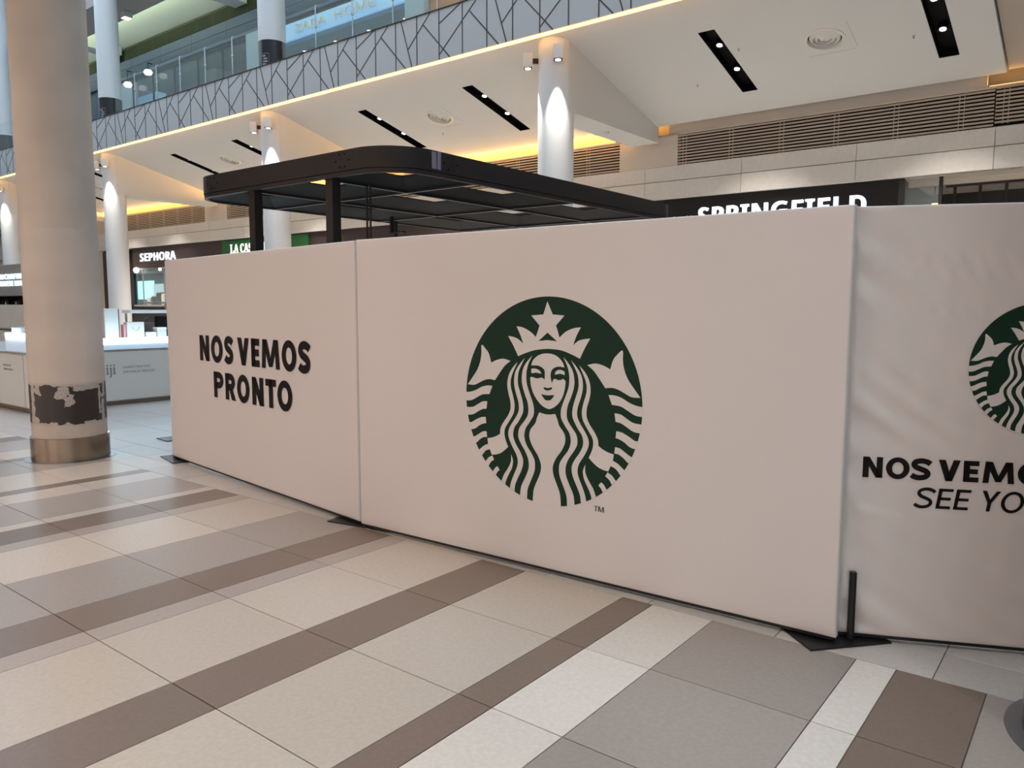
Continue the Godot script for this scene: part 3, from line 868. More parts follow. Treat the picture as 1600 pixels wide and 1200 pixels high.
func build_balcony() -> void:
	var t := structure("wall_balcony", "pale grey balcony front inlaid with an angular pattern of dark bars", "balcony front")
	box(t, "front_panel", Vector3(-60, 6.66, -12.25), Vector3(6, 7.655, -12.15), M.parapet)
	box(t, "floor_slab", Vector3(-60, 6.72, -24), Vector3(6, 7.0, -12.25), M.upper_floor)
	box(t, "top_rail", Vector3(-60, 7.655, -12.27), Vector3(6, 7.675, -12.13), M.dark_metal, 0.004)
	var lines := [[0.0, 0.0, 0.0, 1.0], [0.645, 0.0, 0.645, 1.0], [1.29, 0.0, 1.29, 1.0], [1.935, 0.0, 1.935, 1.0], [0.0, 0.72, 0.6, 1.0], [1.05, 1.0, 0.0, 0.1], [0.84, 0.79, 1.585, 0.0], [1.46, 1.0, 1.78, 0.0], [2.33, 1.0, 1.665, 0.38], [2.12, 0.8, 2.88, 0.0]]
	for k in 21:
		var x := -1.11 - 2.58 * k
		for l in lines:
			var a := Vector2(x + l[0], 6.66 + l[1] * 0.995)
			var b := Vector2(x + l[2], 6.66 + l[3] * 0.995)
			var d := b - a
			piece(t, "inlay_bar", bx(snappedf(d.length(), 0.001), 0.026, 0.008), M.inlay, Vector3((a.x + b.x) / 2, (a.y + b.y) / 2, -12.149), Basis(Vector3.BACK, d.angle()))
	for k in 7:
		var x0 := -60.0 + 9.4 * k
		var l := thing("led_strip", "glowing warm light line along the foot of the balcony front, %s length" % ["farthest", "second farthest", "third farthest", "middle", "third nearest", "second nearest", "nearest"][k], "light strip", Vector3(x0 + 4.7, 6.655, -12.19), Basis(), "warm light strips under the balcony")
		piece(l, "diffuser", bx(9.4, 0.045, 0.06, 0.004), M.led_warm, Vector3(0, -0.024, 0))
		area_light(l, "strip_light", Vector3(0, -0.05, 0), Basis(Vector3.RIGHT, -0.9), 9.3, 0.05, Color(1.0, 0.74, 0.42), 3.4)

func grille(x0: float, x1: float, y0: float, y1: float, z: float, label: String, m: Material) -> void:
	var t := thing("air_grille", label, "air grille", Vector3(x0, y0, z), Basis(), "slatted air grilles in the shop wall")
	var w := x1 - x0
	var h := y1 - y0
	var n := 10
	for i in n:
		piece(t, "slat", bx(snappedf(w, 0.001), h / n * 0.52, 0.016), m, Vector3(w / 2, h / n * (i + 0.5), -0.012))
	piece(t, "dark_backing", bx(w, h, 0.02), M.slot_black, Vector3(w / 2, h / 2, -0.16))
	var x := 0.16
	while x < w:
		for d in [-0.04, 0.04]:
			piece(t, "mullion", bx(0.012, h, 0.01), m, Vector3(x + d, h / 2, -0.026))
		x += 1.09

func build_shop_wall() -> void:
	var wz := -16.4
	var t := structure("wall_shops", "beige wall strip above the shop fronts carrying cladding panels and grilles", "wall")
	box(t, "rear_wall", Vector3(-60, 3.9, -17.1), Vector3(6, 6.7, -16.95), M.cove_wall)
	box(t, "cove_ledge", Vector3(-60, 5.43, -16.95), Vector3(6, 5.46, wz), M.wall_beige)
	box(t, "sill_ledge", Vector3(-60, 4.70, -16.95), Vector3(6, 4.76, wz), M.wall_beige)
	var cols := [-8.85, -17.95, -27.05, -36.2, -45.3, 0.25]
	for x in cols:
		var w0: float = x - 0.72
		var w1: float = x + 0.78
		if x > 0: w0 = -1.2
		box(t, "pier", Vector3(w0, 4.76, -16.95), Vector3(w1, 5.46, wz), M.wall_beige)
	box(t, "cove_closer", Vector3(-8.3, 5.45, -16.5), Vector3(-2.08, 5.72, wz - 0.02), M.wall_beige)
	grille(-8.07, -1.95, 4.765, 5.43, wz, "long slatted grille above the illuminated white shop letters", M.slat)
	grille(-1.93, -1.2, 4.80, 5.46, wz + 0.02, "short slatted grille at the right edge of view", M.slat)
	grille(-17.17, -9.57, 4.765, 5.43, wz, "slatted grille behind the tall column and the canopy roof", M.slat)
	grille(-26.27, -18.67, 4.765, 5.43, wz, "slatted grille seen under the canopy's far end", M.slat)
	grille(-35.42, -27.77, 4.765, 5.43, wz, "slatted grille left of the canopy, above the brown shop front", M.slat)
	grille(-44.5, -36.92, 4.765, 5.43, wz, "farthest slatted grille beyond the left columns", M.slat)
	# cladding panels: two rows
	for k in 24:
		var x1 := 2.74 - 2.325 * k
		box(t, "cladding_panel", Vector3(x1 - 2.318, 4.425, wz - 0.06), Vector3(x1, 4.757, wz + 0.01), M.cladding, 0.004)
		box(t, "cladding_panel", Vector3(x1 - 2.318, 4.02, wz - 0.06), Vector3(x1, 4.412, wz + 0.03), M.cladding, 0.004)
	box(t, "cladding_back", Vector3(-54, 4.02, wz - 0.12), Vector3(5, 4.76, wz - 0.05), M.joint)
	# cove lamps on the ledge
	for q in [[-17.5, -9.25, "behind the tall column above the canopy"], [-26.6, -18.4, "over the canopy's far end"], [-35.7, -27.5, "left of the canopy"], [-44.8, -36.7, "at the far left"], [-2.06, -1.45, "in the short open gap at right"]]:
		var w: float = q[1] - q[0]
		var l := thing("cove_lamp", "warm orange cove lamp on the ledge %s" % q[2], "cove lamp", Vector3((q[0] + q[1]) / 2.0, 5.46, -16.47), Basis(), "warm cove lamps above the grilles")
		piece(l, "tray", bx(w, 0.02, 0.08), M.lamp_white, Vector3(0, 0.01, 0))
		piece(l, "tube", bx(w - 0.02, 0.02, 0.03, 0.004), M.led_warm_soft, Vector3(0, 0.03, 0))
		area_light(l, "cove_light", Vector3(0, 0.045, 0.0), Basis(Vector3.RIGHT, PI / 2 + 0.2), w - 0.02, 0.04, Color(1.0, 0.74, 0.37), 125.0 if w > 2 else 14.0)
	var cable := thing("loose_cable", "thin grey cable hanging from the soffit end onto the grille", "cable", Vector3(-9.72, 5.42, -16.3))
	piece(cable, "cord", tube([Vector3(-0.08, 0.42, 0.14), Vector3(-0.06, 0.33, 0.12), Vector3(-0.02, 0.22, 0.10), Vector3(0.05, 0.1, 0.0), Vector3(0.09, 0.02, -0.06)], 0.011), M.cable)

func build_shop_fronts() -> void:
	var wz := -16.4
	var t := structure("wall_shopfronts", "dark brown and black shop front boards under the cladding", "shop front")
	box(t, "sign_board", Vector3(-8.45, 3.0, wz - 0.25), Vector3(-3.46, 4.03, wz - 0.1), M.sign_black)
	box(t, "front_board", Vector3(-26.8, 0, wz - 0.3), Vector3(-8.45, 4.03, wz - 0.12), M.sign_brown)
	box(t, "sign_board", Vector3(-33.85, 3.16, wz - 0.3), Vector3(-26.8, 4.03, wz - 0.12), M.sign_brown)
	box(t, "front_board", Vector3(-8.45, 0, wz - 0.3), Vector3(-3.46, 2.98, wz - 0.2), M.sign_black)
	box(t, "front_board", Vector3(-30.6, 0, wz - 0.3), Vector3(-26.8, 3.15, wz - 0.15), M.sign_brown)
	box(t, "front_board", Vector3(-36.6, 0, wz - 0.3), Vector3(-34.2, 3.95, wz - 0.1), M.sign_brown)
	box(t, "front_board", Vector3(-60, 0, wz - 0.3), Vector3(-36.6, 4.03, wz - 0.12), M.wall_beige)
	var s := thing("shop_sign", "large glowing white capitals on the black board at right, half hidden by hoarding", "shop sign", Vector3(-7.56, 3.40, wz - 0.1))
	lettering(s, "sign_letters", "SPRINGFIELD", "Droid Sans", true, 0.37, 3.53, 0.05, M.sign_white, Vector3.ZERO)
	for q in [[-8.16, 3.35, 3.62], [-7.83, 3.3, 3.62], [-7.74, 3.3, 3.62]]:
		var m := thing("sign_bracket", "thin upright metal bracket left of the glowing capitals, %s" % {-8.16: "outermost", -7.83: "middle one", -7.74: "next to the first letter"}[q[0]], "bracket", Vector3(q[0], q[1], wz - 0.08), Basis(), "thin brackets by the glowing capitals")
		piece(m, "bar", bx(0.03, q[2] - q[1], 0.03, 0.004), M.alu, Vector3(0, (q[2] - q[1]) / 2, 0))
	s = thing("shop_sign", "glowing white capitals on the brown board above the cosmetics shop window", "shop sign", Vector3(-33.15, 3.44, wz - 0.12))
	lettering(s, "sign_letters", "SEPHORA", "Droid Sans", true, 0.33, 2.92, 0.03, M.sign_white_mid, Vector3.ZERO)
	s = thing("shop_sign", "green sign board with white serif capitals behind the canopy post", "shop sign", Vector3(-26.78, 3.40, wz - 0.12))
	var board := piece(s, "green_board", bx(5.2, 0.58, 0.06, 0.004), M.sign_green, Vector3(2.6, 0.29, 0.03))
	nest(lettering(s, "sign_letters", "LA CASA DE", "Droid Serif", true, 0.33, 2.34, 0.03, M.sign_white_soft, Vector3(0.58, 0.1, 0.06)), board)
	# interior of the shop with the cosmetics window
	var r := structure("wall_cosmetics_shop", "bright teal-lit shop interior behind the far glass window", "shop interior")
	box(r, "rear_wall", Vector3(-43, 0, -20.2), Vector3(-28, 3.2, -20.0), M.teal_dark)
	box(r, "side_wall", Vector3(-43.2, 0, -20.2), Vector3(-43, 3.2, -16.7), M.teal_dark)
	box(r, "side_wall", Vector3(-28, 0, -20.2), Vector3(-27.8, 3.2, -16.7), M.teal_dark)
	box(r, "shop_ceiling", Vector3(-43.2, 3.2, -20.2), Vector3(-27.8, 3.4, -16.75), M.grey_mid)
	area_light(r, "shop_ceiling_light", Vector3(-36, 3.15, -18.4), DOWN, 9.0, 2.0, Color(0.85, 0.98, 1.0), 0.8)
	var w := thing("light_panel", "glowing pale turquoise wall panel inside the cosmetics shop", "light panel", Vector3(-39.6, 2.35, -19.95))
	piece(w, "panel_face", bx(1.7, 0.95, 0.04, 0.01), M.teal_glow)
	w = thing("light_panel", "dim green glowing panel beside the turquoise one in the shop", "light panel", Vector3(-38.2, 2.25, -19.9))
	piece(w, "panel_face", bx(1.0, 0.8, 0.04, 0.01), M.green_glow)
	var wi := structure("window_1", "framed glass shop window below the glowing cosmetics sign", "window")
	box(wi, "pane", Vector3(-33.8, 1.6, wz - 0.22), Vector3(-30.7, 3.1, wz - 0.21), M.pane)
	box(wi, "frame_bar", Vector3(-33.85, 3.1, wz - 0.26), Vector3(-30.6, 3.16, wz - 0.16), M.alu)
	box(wi, "frame_bar", Vector3(-33.85, 1.52, wz - 0.3), Vector3(-30.6, 1.6, wz - 0.1), M.alu)
	box(wi, "frame_bar", Vector3(-33.22, 1.6, wz - 0.24), Vector3(-33.19, 3.1, wz - 0.2), M.alu)
	box(wi, "frame_bar", Vector3(-31.42, 1.6, wz - 0.24), Vector3(-31.39, 3.1, wz - 0.2), M.alu)
	box(wi, "plinth", Vector3(-34.2, 0, wz - 0.3), Vector3(-30.6, 1.52, wz - 0.15), M.dark_stone)
	for q in [[-33.43, 3.08, 0.13, "left"], [-31.42, 3.06, 0.07, "right"]]:
		var g := thing("globe_lamp", "small white glowing globe lamp at the %s of the shop window frame" % q[3], "globe lamp", Vector3(q[0], q[1], wz - 0.05), Basis(), "globe lamps on the shop window")
		piece(g, "globe", lathe([Vector2(0.0, -q[2]), Vector2(q[2] * 0.7, -q[2] * 0.7), Vector2(q[2], 0), Vector2(q[2] * 0.7, q[2] * 0.7), Vector2(0.0, q[2])], 20), M.lens_soft)
		piece(g, "holder", bx(0.03, 0.03, 0.12), M.alu, Vector3(0, 0, -0.1))
	var k := 0
	for q in [[-33.2, 0.25, 0.2, "pale", "white carton"], [-32.75, 0.34, 0.24, "dark", "black display block"], [-32.3, 0.5, 0.25, "dark", "tall black case"], [-31.85, 0.4, 0.3, "pale", "white tray"], [-31.5, 0.3, 0.25, "blue", "blue carton"], [-31.1, 0.62, 0.22, "dark", "black magenta-lit tester"]]:
		var d := thing("display_item", "%s on the shop window sill, %s from the left" % [q[4], ["first", "second", "third", "fourth", "fifth", "last"][k]], "shop display", Vector3(q[0], 1.6, wz - 0.5), Basis(), "goods in the cosmetics window")
		piece(d, "carton", bx(0.32, q[1], q[2], 0.02), {"pale": M.lamp_white, "dark": M.slot_black, "blue": M.blue_item}[q[3]], Vector3(0, q[1] / 2, 0))
		piece(d, "lid", bx(0.3, 0.05, q[2] * 0.9, 0.01), M.magenta if k == 5 else M.lamp_white, Vector3(0, q[1] + 0.025, 0))
		k += 1
	box(r, "window_sill_shelf", Vector3(-33.8, 1.5, wz - 0.9), Vector3(-30.7, 1.6, wz - 0.26), M.lamp_white)
	# shop at the far right
	var z := structure("wall_right_shop", "dim shop interior right of the black sign board with rails and warm lamp", "shop interior")
	box(z, "shop_ceiling", Vector3(-3.4, 4.0, -20.5), Vector3(6, 4.2, -16.5), M.wall_beige)
	box(z, "rear_wall", Vector3(-4.2, 0, -19.4), Vector3(6, 4.0, -19.2), M.grey_dark)
	box(z, "end_wall", Vector3(-3.46, 0, -19.4), Vector3(-3.38, 4.0, -16.5), M.sign_black)
	box(z, "door_post", Vector3(-3.46, 0, wz - 0.2), Vector3(-3.36, 4.02, wz - 0.08), M.alu_dark, 0.006)
	box(z, "door_post", Vector3(-2.78, 0, wz - 0.22), Vector3(-2.72, 4.0, wz - 0.14), M.alu_dark, 0.006)
	box(z, "track", Vector3(-2.75, 3.86, wz - 0.75), Vector3(3, 3.92, wz - 0.66), M.dark_metal, 0.006)
	for i in 7:
		box(z, "hanger_post", Vector3(-2.62 + 0.42 * i, 2.2, wz - 0.73), Vector3(-2.57 + 0.42 * i, 3.86, wz - 0.68), M.dark_metal, 0.004)
	var wl := thing("wall_lamp", "small warm lamp with dark shade inside the shop beyond the black board", "wall lamp", Vector3(-3.05, 3.62, -17.6))
	piece(wl, "shade", bx(0.42, 0.1, 0.16, 0.01), M.dark_metal, Vector3(0, 0.06, 0))
	piece(wl, "shade_stem", bx(0.03, 0.35, 0.03), M.dark_metal, Vector3(0.03, 0.28, 0))
	piece(wl, "bulb", bx(0.12, 0.06, 0.06, 0.01), M.led_warm, Vector3(0.05, -0.02, 0.05))
	area_light(wl, "bulb_light", Vector3(0.05, -0.06, 0.05), DOWN, 0.12, 0.06, Color(1.0, 0.6, 0.3), 40.0)
	var wi2 := structure("window_2", "clear glass shop pane right of the black sign board", "window")
	box(wi2, "pane", Vector3(-3.36, 0.05, wz - 0.16), Vector3(-2.78, 4.0, wz - 0.15), M.pane)

# ---------------------------------------------------------------- upper floor
func build_upper() -> void:
	var wz := -16.4
	var t := structure("wall_upper", "blue-grey fascia and dark shop fronts of the upper floor", "wall")
	for k in 22:
		var x1 := 2.0 - 2.325 * k
		box(t, "cladding_panel", Vector3(x1 - 2.318, 11.42, wz - 0.06), Vector3(x1, 11.76, wz + 0.0), M.cladding_blue, 0.004)
		box(t, "cladding_panel", Vector3(x1 - 2.318, 11.02, wz - 0.06), Vector3(x1, 11.40, wz + 0.02), M.cladding_blue, 0.004)
	box(t, "cladding_back", Vector3(-60, 10.9, wz - 0.3), Vector3(4, 12.6, wz - 0.2), M.grey_dark)
	box(t, "front_board", Vector3(-60, 7.0, wz - 0.3), Vector3(-34.1, 11.02, wz - 0.1), M.cladding_blue)
	box(t, "pier", Vector3(-34.1, 7.0, wz - 0.3), Vector3(-33.1, 10.9, wz + 0.02), M.pillar_pale)
	box(t, "pier", Vector3(-24.68, 7.0, wz - 0.3), Vector3(-23.9, 11.02, wz + 0.02), M.pillar_pale)
	box(t, "pier", Vector3(-16.72, 7.0, wz - 0.3), Vector3(-15.95, 11.02, wz + 0.06), M.pillar_pale)
	box(t, "header", Vector3(-23.9, 10.86, wz - 0.3), Vector3(-16.72, 11.02, wz - 0.05), M.grey_dark)
	box(t, "header", Vector3(-33.1, 10.9, wz - 0.3), Vector3(-24.68, 11.02, wz - 0.05), M.grey_dark)
	box(t, "interior_rear", Vector3(-34, 7.0, -20.2), Vector3(-23.5, 11.0, -20.0), M.interior_grey)
	box(t, "interior_rear", Vector3(-23.5, 7.0, -20.2), Vector3(-16.3, 11.0, -20.0), M.interior_pale)
	box(t, "interior_ceiling", Vector3(-34, 10.9, -20.2), Vector3(-23.9, 11.1, -16.7), M.interior_grey)
	box(t, "interior_ceiling", Vector3(-23.9, 10.31, -20.2), Vector3(-16.3, 10.5, -16.7), M.interior_pale)
	box(t, "interior_divider", Vector3(-24.1, 7.0, -20.2), Vector3(-23.9, 11.0, -16.7), M.interior_grey)
	box(t, "interior_column", Vector3(-29.3, 7.0, -18.2), Vector3(-28.6, 10.9, -17.6), M.grey_mid)
	box(t, "interior_column", Vector3(-26.4, 7.0, -17.6), Vector3(-25.9, 10.9, -17.3), M.grey_dark)
	box(t, "interior_shelf", Vector3(-28.4, 7.0, -19.8), Vector3(-24.6, 9.3, -18.9), M.blue_item)
	box(t, "cyan_reflection", Vector3(-37.5, 7.0, -18.0), Vector3(-33.2, 10.75, -17.6), M.reflection_glow)  # glowing blocks stand in for the cyan reflection in the shop glass
	box(t, "cyan_reflection", Vector3(-32.8, 7.0, -18.3), Vector3(-29.6, 10.45, -17.9), M.reflection_glow)
	area_light(t, "shop_light", Vector3(-30, 10.85, -18.4), DOWN, 6.0, 2.0, Color(0.8, 0.92, 1.0), 0.035)
	area_light(t, "shop_light", Vector3(-20.3, 10.28, -18.6), DOWN, 6.5, 2.0, Color(0.8, 0.93, 1.0), 0.35)
	var wi := structure("window_3", "dark reflecting glass shop front of the upper floor at left", "window")
	for i in 5:
		var a := -33.1 + 1.684 * i
		box(wi, "pane", Vector3(a + 0.02, 7.05, wz - 0.12), Vector3(a + 1.664, 10.88, wz - 0.11), M.pane)
		box(wi, "mullion", Vector3(a - 0.02, 7.0, wz - 0.15), Vector3(a + 0.02, 10.9, wz - 0.08), M.alu_dark)
	# light blue lit shop head with raised letters
	var s := thing("shop_sign", "pale blue lit sign board with thin raised capitals on the upper floor", "shop sign", Vector3(-23.85, 10.31, wz - 0.02))
	var lit := piece(s, "lit_board", bx(7.13, 0.54, 0.08, 0.006), M.sky_board, Vector3(3.565, 0.27, 0))
	nest(lettering(s, "sign_letters", "ZARA  HOME", "Droid Sans", false, 0.265, 3.85, 0.05, M.letter_pale, Vector3(2.05, 0.14, 0.07)), lit)
	for i in 8:
		var c := thing("ceiling_spot", "round lit ceiling spot inside the pale blue shop, %s from the left" % ["first", "second", "third", "fourth", "fifth", "sixth", "seventh", "last"][i], "ceiling spot", Vector3(-22.6 + 0.82 * i, 10.30, -17.3 - 0.25 * (i % 2)), Basis(), "ceiling spots of the pale blue shop")
		piece(c, "trim_ring", lathe([Vector2(0.10, 0.0), Vector2(0.10, -0.02), Vector2(0.10, -0.02), Vector2(0.07, -0.02), Vector2(0.07, -0.02), Vector2(0.07, 0.0)], 16), M.alu)
		piece(c, "lamp_lens", lathe([Vector2(0.0, -0.012), Vector2(0.07, -0.012), Vector2(0.07, 0.0)], 16), M.lens_soft)
	# warm timber shop at the top right of the balcony
	var wood := structure("wall_timber_shop", "warm timber shop front on the upper floor past the pale pier", "shop front")
	for i in 6:
		var x := -15.9 + 1.25 * i
		box(wood, "timber_panel", Vector3(x, 7.0, wz - 0.3), Vector3(x + 1.19, 11.0, wz - 0.12), M.timber, 0.01)
		box(wood, "timber_post", Vector3(x + 1.17, 7.0, wz - 0.2), Vector3(x + 1.27, 11.0, wz - 0.06), M.timber_dark, 0.008)
		box(wood, "timber_rail", Vector3(x, 10.2, wz - 0.2), Vector3(x + 1.19, 10.3, wz - 0.09), M.timber_dark, 0.008)
	area_light(wood, "timber_shop_light", Vector3(-12.5, 10.95, -15.9), Basis(Vector3.RIGHT, -1.0), 6.0, 0.2, Color(1.0, 0.8, 0.6), 1.5)
	# grille and ceiling
	grille(-33.5, -17.6, 11.78, 12.28, wz + 0.0, "dark olive slatted grille of the upper floor", M.slat_olive)
	grille(-60.0, -34.2, 11.78, 12.28, wz + 0.0, "dark olive slatted grille at the far left of the upper floor", M.slat_olive)
	var c := structure("ceiling_upper", "pale green lit ceiling over the upper floor with a dropped front slab", "ceiling")
	box(c, "front_slab", Vector3(-60, 11.8, -14.17), Vector3(4, 12.1, -12.9), M.soffit_warm)
	box(c, "riser", Vector3(-60, 12.1, -14.17), Vector3(4, 13.4, -13.9), M.soffit)
	var n := Basis(Vector3.RIGHT, -atan(0.3))
	piece(c, "raised_slope", bx(64, 0.1, 2.6), M.soffit, Vector3(-28, 12.70, -15.3), n)
	box(c, "bulkhead", Vector3(-25.2, 12.02, -16.35), Vector3(-24.5, 12.9, -14.2), M.soffit)
	box(c, "bulkhead", Vector3(-34.3, 12.02, -16.35), Vector3(-33.6, 12.9, -14.2), M.soffit)
	area_light(c, "cove_light", Vector3(-28, 12.25, -14.3), Basis(Vector3.RIGHT, deg_to_rad(62.0)), 40.0, 0.15, Color(0.90, 1.0, 0.82), 9.0)
	for q in [[-28.0, -13.85, "over the third balcony column"], [-20.5, -13.6, "above the canopy side"]]:
		var l := thing("ceiling_lamp", "white box lamp on the upper ceiling edge, %s" % q[2], "ceiling lamp", Vector3(q[0], 11.8, q[1]), Basis(), "box lamps on the upper ceiling")
		piece(l, "housing", bx(0.3, 0.22, 0.3, 0.01), M.lamp_white, Vector3(0, -0.11, 0))
		piece(l, "lamp_lens", bx(0.24, 0.02, 0.24, 0.004), M.lens, Vector3(0, -0.226, 0))
	for q in [[-31.2, 10.86, "nearer the middle"], [-32.9, 10.67, "by the pale pier"]]:
		var l := thing("globe_lamp", "round glowing globe lamp under the upper floor fascia, %s" % q[2], "globe lamp", Vector3(q[0], q[1], -16.2), Basis(), "globe lamps of the upper floor")
		piece(l, "globe", lathe([Vector2(0.0, -0.12), Vector2(0.12, -0.09), Vector2(0.17, 0.0), Vector2(0.12, 0.09), Vector2(0.0, 0.12)], 20), M.lens_soft)
		piece(l, "stem", bx(0.02, 11.2 - q[1], 0.02), M.dark_metal, Vector3(0, (11.2 - q[1]) / 2 + 0.05, 0))
		piece(l, "bracket", bx(0.03, 0.03, 0.2), M.dark_metal, Vector3(0, 11.22 - q[1], -0.09))
	# glass balustrade
	var k := 0
	for q in [[-35.3, 5], [-25.64, 6], [-16.83, 6], [-8.0, 5]]:
		for i in q[1]:
			var a: float = q[0] + 1.325 * i
			var g := thing("glass_balustrade", "clear glass balcony pane, %s pane %s" % [["first", "second", "third", "fourth", "fifth", "sixth", "last"][i], {-35.3: "left of the third balcony column", -25.64: "between third and second balcony columns", -16.83: "in front of the pale blue sign", -8.0: "right of the tall column"}[q[0]]], "glass balustrade", Vector3(a, 7.675, -12.2), Basis(), "clear glass panes along the balcony")
			piece(g, "pane", bx(1.315, 1.0, 0.014, 0.002), M.pane_green, Vector3(0.66, 0.5, 0))
			if i > 0:
				piece(g, "post", lathe([Vector2(0.014, 0.0), Vector2(0.014, 0.98), Vector2(0.0, 0.98)], 10), M.steel, Vector3(0.045, 0, 0.036))
				piece(g, "clamp", lathe([Vector2(0.0, 0.46), Vector2(0.03, 0.48), Vector2(0.03, 0.53), Vector2(0.0, 0.55)], 12), M.steel, Vector3(0.045, 0, 0.036))
				piece(g, "post_cap", bx(0.08, 0.03, 0.05, 0.004), M.steel, Vector3(0.045, 0.985, 0.0))
			k += 1

# ---------------------------------------------------------------- the white counter kiosk at left
func build_counter() -> void:
	var t := thing("mochi_counter", "white sweets kiosk counter with glowing glass top beyond the big column", "kiosk counter")
	box(t, "plinth", Vector3(-16.6, 0.0, -8.2), Vector3(-12.40, 0.065, -4.47), M.plinth_brown, 0.01)
	var body := box(t, "counter_body", Vector3(-16.65, 0.065, -8.25), Vector3(-12.35, 0.86, -4.42), M.kiosk_white, 0.02)
	box(t, "counter_edge", Vector3(-16.66, 0.86, -8.26), Vector3(-12.34, 0.885, -4.41), M.alu, 0.004)
	nest(box(t, "panel_joint", Vector3(-12.46, 0.07, -4.421), Vector3(-12.452, 0.85, -4.4185), M.joint), body)
	# lit glass edge along the side facing the hall
	box(t, "lit_glass_edge", Vector3(-12.52, 0.885, -8.2), Vector3(-12.36, 0.965, -4.83), M.ice_glow)
	box(t, "led_bar", Vector3(-12.42, 0.968, -8.2), Vector3(-12.36, 1.055, -4.83), M.led_cool)
	area_light(t, "led_light", Vector3(-12.35, 1.01, -6.4), Basis(Vector3.UP, PI / 2), 3.6, 0.08, Color(0.8, 0.93, 1.0), 4.5)
	nest(lettering(t, "printed_name", "iji", "Droid Serif", true, 0.145, 0.15, 0.001, M.print_grey, Vector3(-12.349, 0.49, -5.53), Basis(Vector3(0, 0, -1), Vector3.UP, Vector3(1, 0, 0))), body)
	nest(lettering(t, "printed_words", "HANDCRAFTED", "Droid Sans", false, 0.038, 0.44, 0.001, M.print_grey, Vector3(-12.349, 0.575, -5.79), Basis(Vector3(0, 0, -1), Vector3.UP, Vector3(1, 0, 0))), body)
	nest(lettering(t, "printed_words", "JAPANESE MOCHI", "Droid Sans", false, 0.038, 0.51, 0.001, M.print_grey, Vector3(-12.349, 0.50, -5.79), Basis(Vector3(0, 0, -1), Vector3.UP, Vector3(1, 0, 0))), body)
	nest(lettering(t, "printed_name", "iji", "Droid Serif", true, 0.11, 0.13, 0.001, M.print_grey, Vector3(-13.5, 0.60, -4.419)), body)
	nest(lettering(t, "printed_words", "HANDCRAFTED", "Droid Sans", false, 0.03, 0.3, 0.001, M.print_grey, Vector3(-13.22, 0.66, -4.419)), body)
	nest(lettering(t, "printed_words", "JAPANESE MOCHI", "Droid Sans", false, 0.03, 0.36, 0.001, M.print_grey, Vector3(-13.22, 0.60, -4.419)), body)
	var g := thing("glass_case", "glowing glass display case on the counter's left face", "display case", Vector3(-12.72, 0.886, -4.62))
	var case := piece(g, "glass_box", bx(0.86, 0.27, 0.36, 0.006), M.ice_glow, Vector3(0, 0.135, 0))
	nest(piece(g, "led_bar", bx(0.8, 0.05, 0.04, 0.004), M.led_cool, Vector3(0, 0.25, 0.17)), case)
	area_light(g, "led_light", Vector3(0, 0.24, 0.20), Basis(), 0.8, 0.06, Color(0.8, 0.93, 1.0), 6.0)
	g = thing("flat_box", "pale flat carton lying on top of the glowing glass case", "carton", Vector3(-12.85, 1.165, -4.62))
	piece(g, "carton", bx(0.34, 0.06, 0.26, 0.004), M.lamp_white, Vector3(0, 0.03, 0))
	piece(g, "carton_lid", bx(0.35, 0.02, 0.27, 0.004), M.paper_grey, Vector3(0, 0.07, 0))
	# goods on the counter
	g = thing("menu_board", "tall blank white board standing on the lit counter beside the big column", "board", Vector3(-12.68, 1.0, -5.80))
	piece(g, "board", bx(0.04, 0.52, 0.21, 0.004), M.kiosk_white, Vector3(0, 0.26, 0))
	piece(g, "board_edge", bx(0.045, 0.50, 0.012), M.joint, Vector3(0, 0.26, -0.112))
	g = thing("glass_shelf", "raised pale shelf on slim legs over the lit counter", "shelf", Vector3(-12.75, 0.885, -6.5))
	piece(g, "shelf_board", bx(0.3, 0.055, 1.05, 0.006), M.kiosk_white, Vector3(0, 0.585, -0.1))
	for z in [0.38, -0.58]:
		piece(g, "leg", bx(0.03, 0.56, 0.03, 0.003), M.alu, Vector3(-0.1, 0.28, z))
	piece(g, "upper_board", bx(0.3, 0.03, 0.6, 0.004), M.alu, Vector3(-0.1, 0.73, -0.3))
	piece(g, "leg", bx(0.03, 0.12, 0.03, 0.003), M.alu, Vector3(-0.1, 0.665, -0.3))
	g = thing("paper_bag", "white paper carrier bag with a pink side on the lit counter", "paper bag", Vector3(-12.72, 1.0, -6.18))
	piece(g, "bag_body", bx(0.12, 0.30, 0.28, 0.006), M.lamp_white, Vector3(0, 0.15, 0))
	piece(g, "bag_side", bx(0.1, 0.26, 0.04, 0.004), M.pink, Vector3(-0.02, 0.13, 0.165))
	piece(g, "bag_handle", tube([Vector3(0.062, 0.22, 0.06), Vector3(0.066, 0.17, 0.035), Vector3(0.066, 0.155, 0.0), Vector3(0.066, 0.17, -0.035), Vector3(0.062, 0.22, -0.06)], 0.004, 6), M.paper_grey)
	g = thing("gift_box", "small white gift box with a grey ribbon beside the paper bag", "gift box", Vector3(-12.7, 1.0, -6.42))
	piece(g, "box_body", bx(0.14, 0.13, 0.17, 0.004), M.lamp_white, Vector3(0, 0.065, 0))
	piece(g, "ribbon", bx(0.145, 0.132, 0.014), M.paper_grey, Vector3(0, 0.066, 0))
	g = thing("gift_box", "plain pale box at the end of the lit counter by the hoarding", "gift box", Vector3(-12.7, 1.0, -6.60))
	piece(g, "box_body", bx(0.14, 0.18, 0.16, 0.004), M.paper_grey, Vector3(0, 0.09, 0))
	piece(g, "box_lid", bx(0.146, 0.03, 0.166, 0.004), M.lamp_white, Vector3(0, 0.19, 0))
	g = thing("paper_bag", "dusky brown paper bag behind the white one on the counter", "paper bag", Vector3(-13.0, 0.885, -6.50))
	piece(g, "bag_body", bx(0.14, 0.40, 0.26, 0.006), M.mauve, Vector3(0, 0.2, 0))
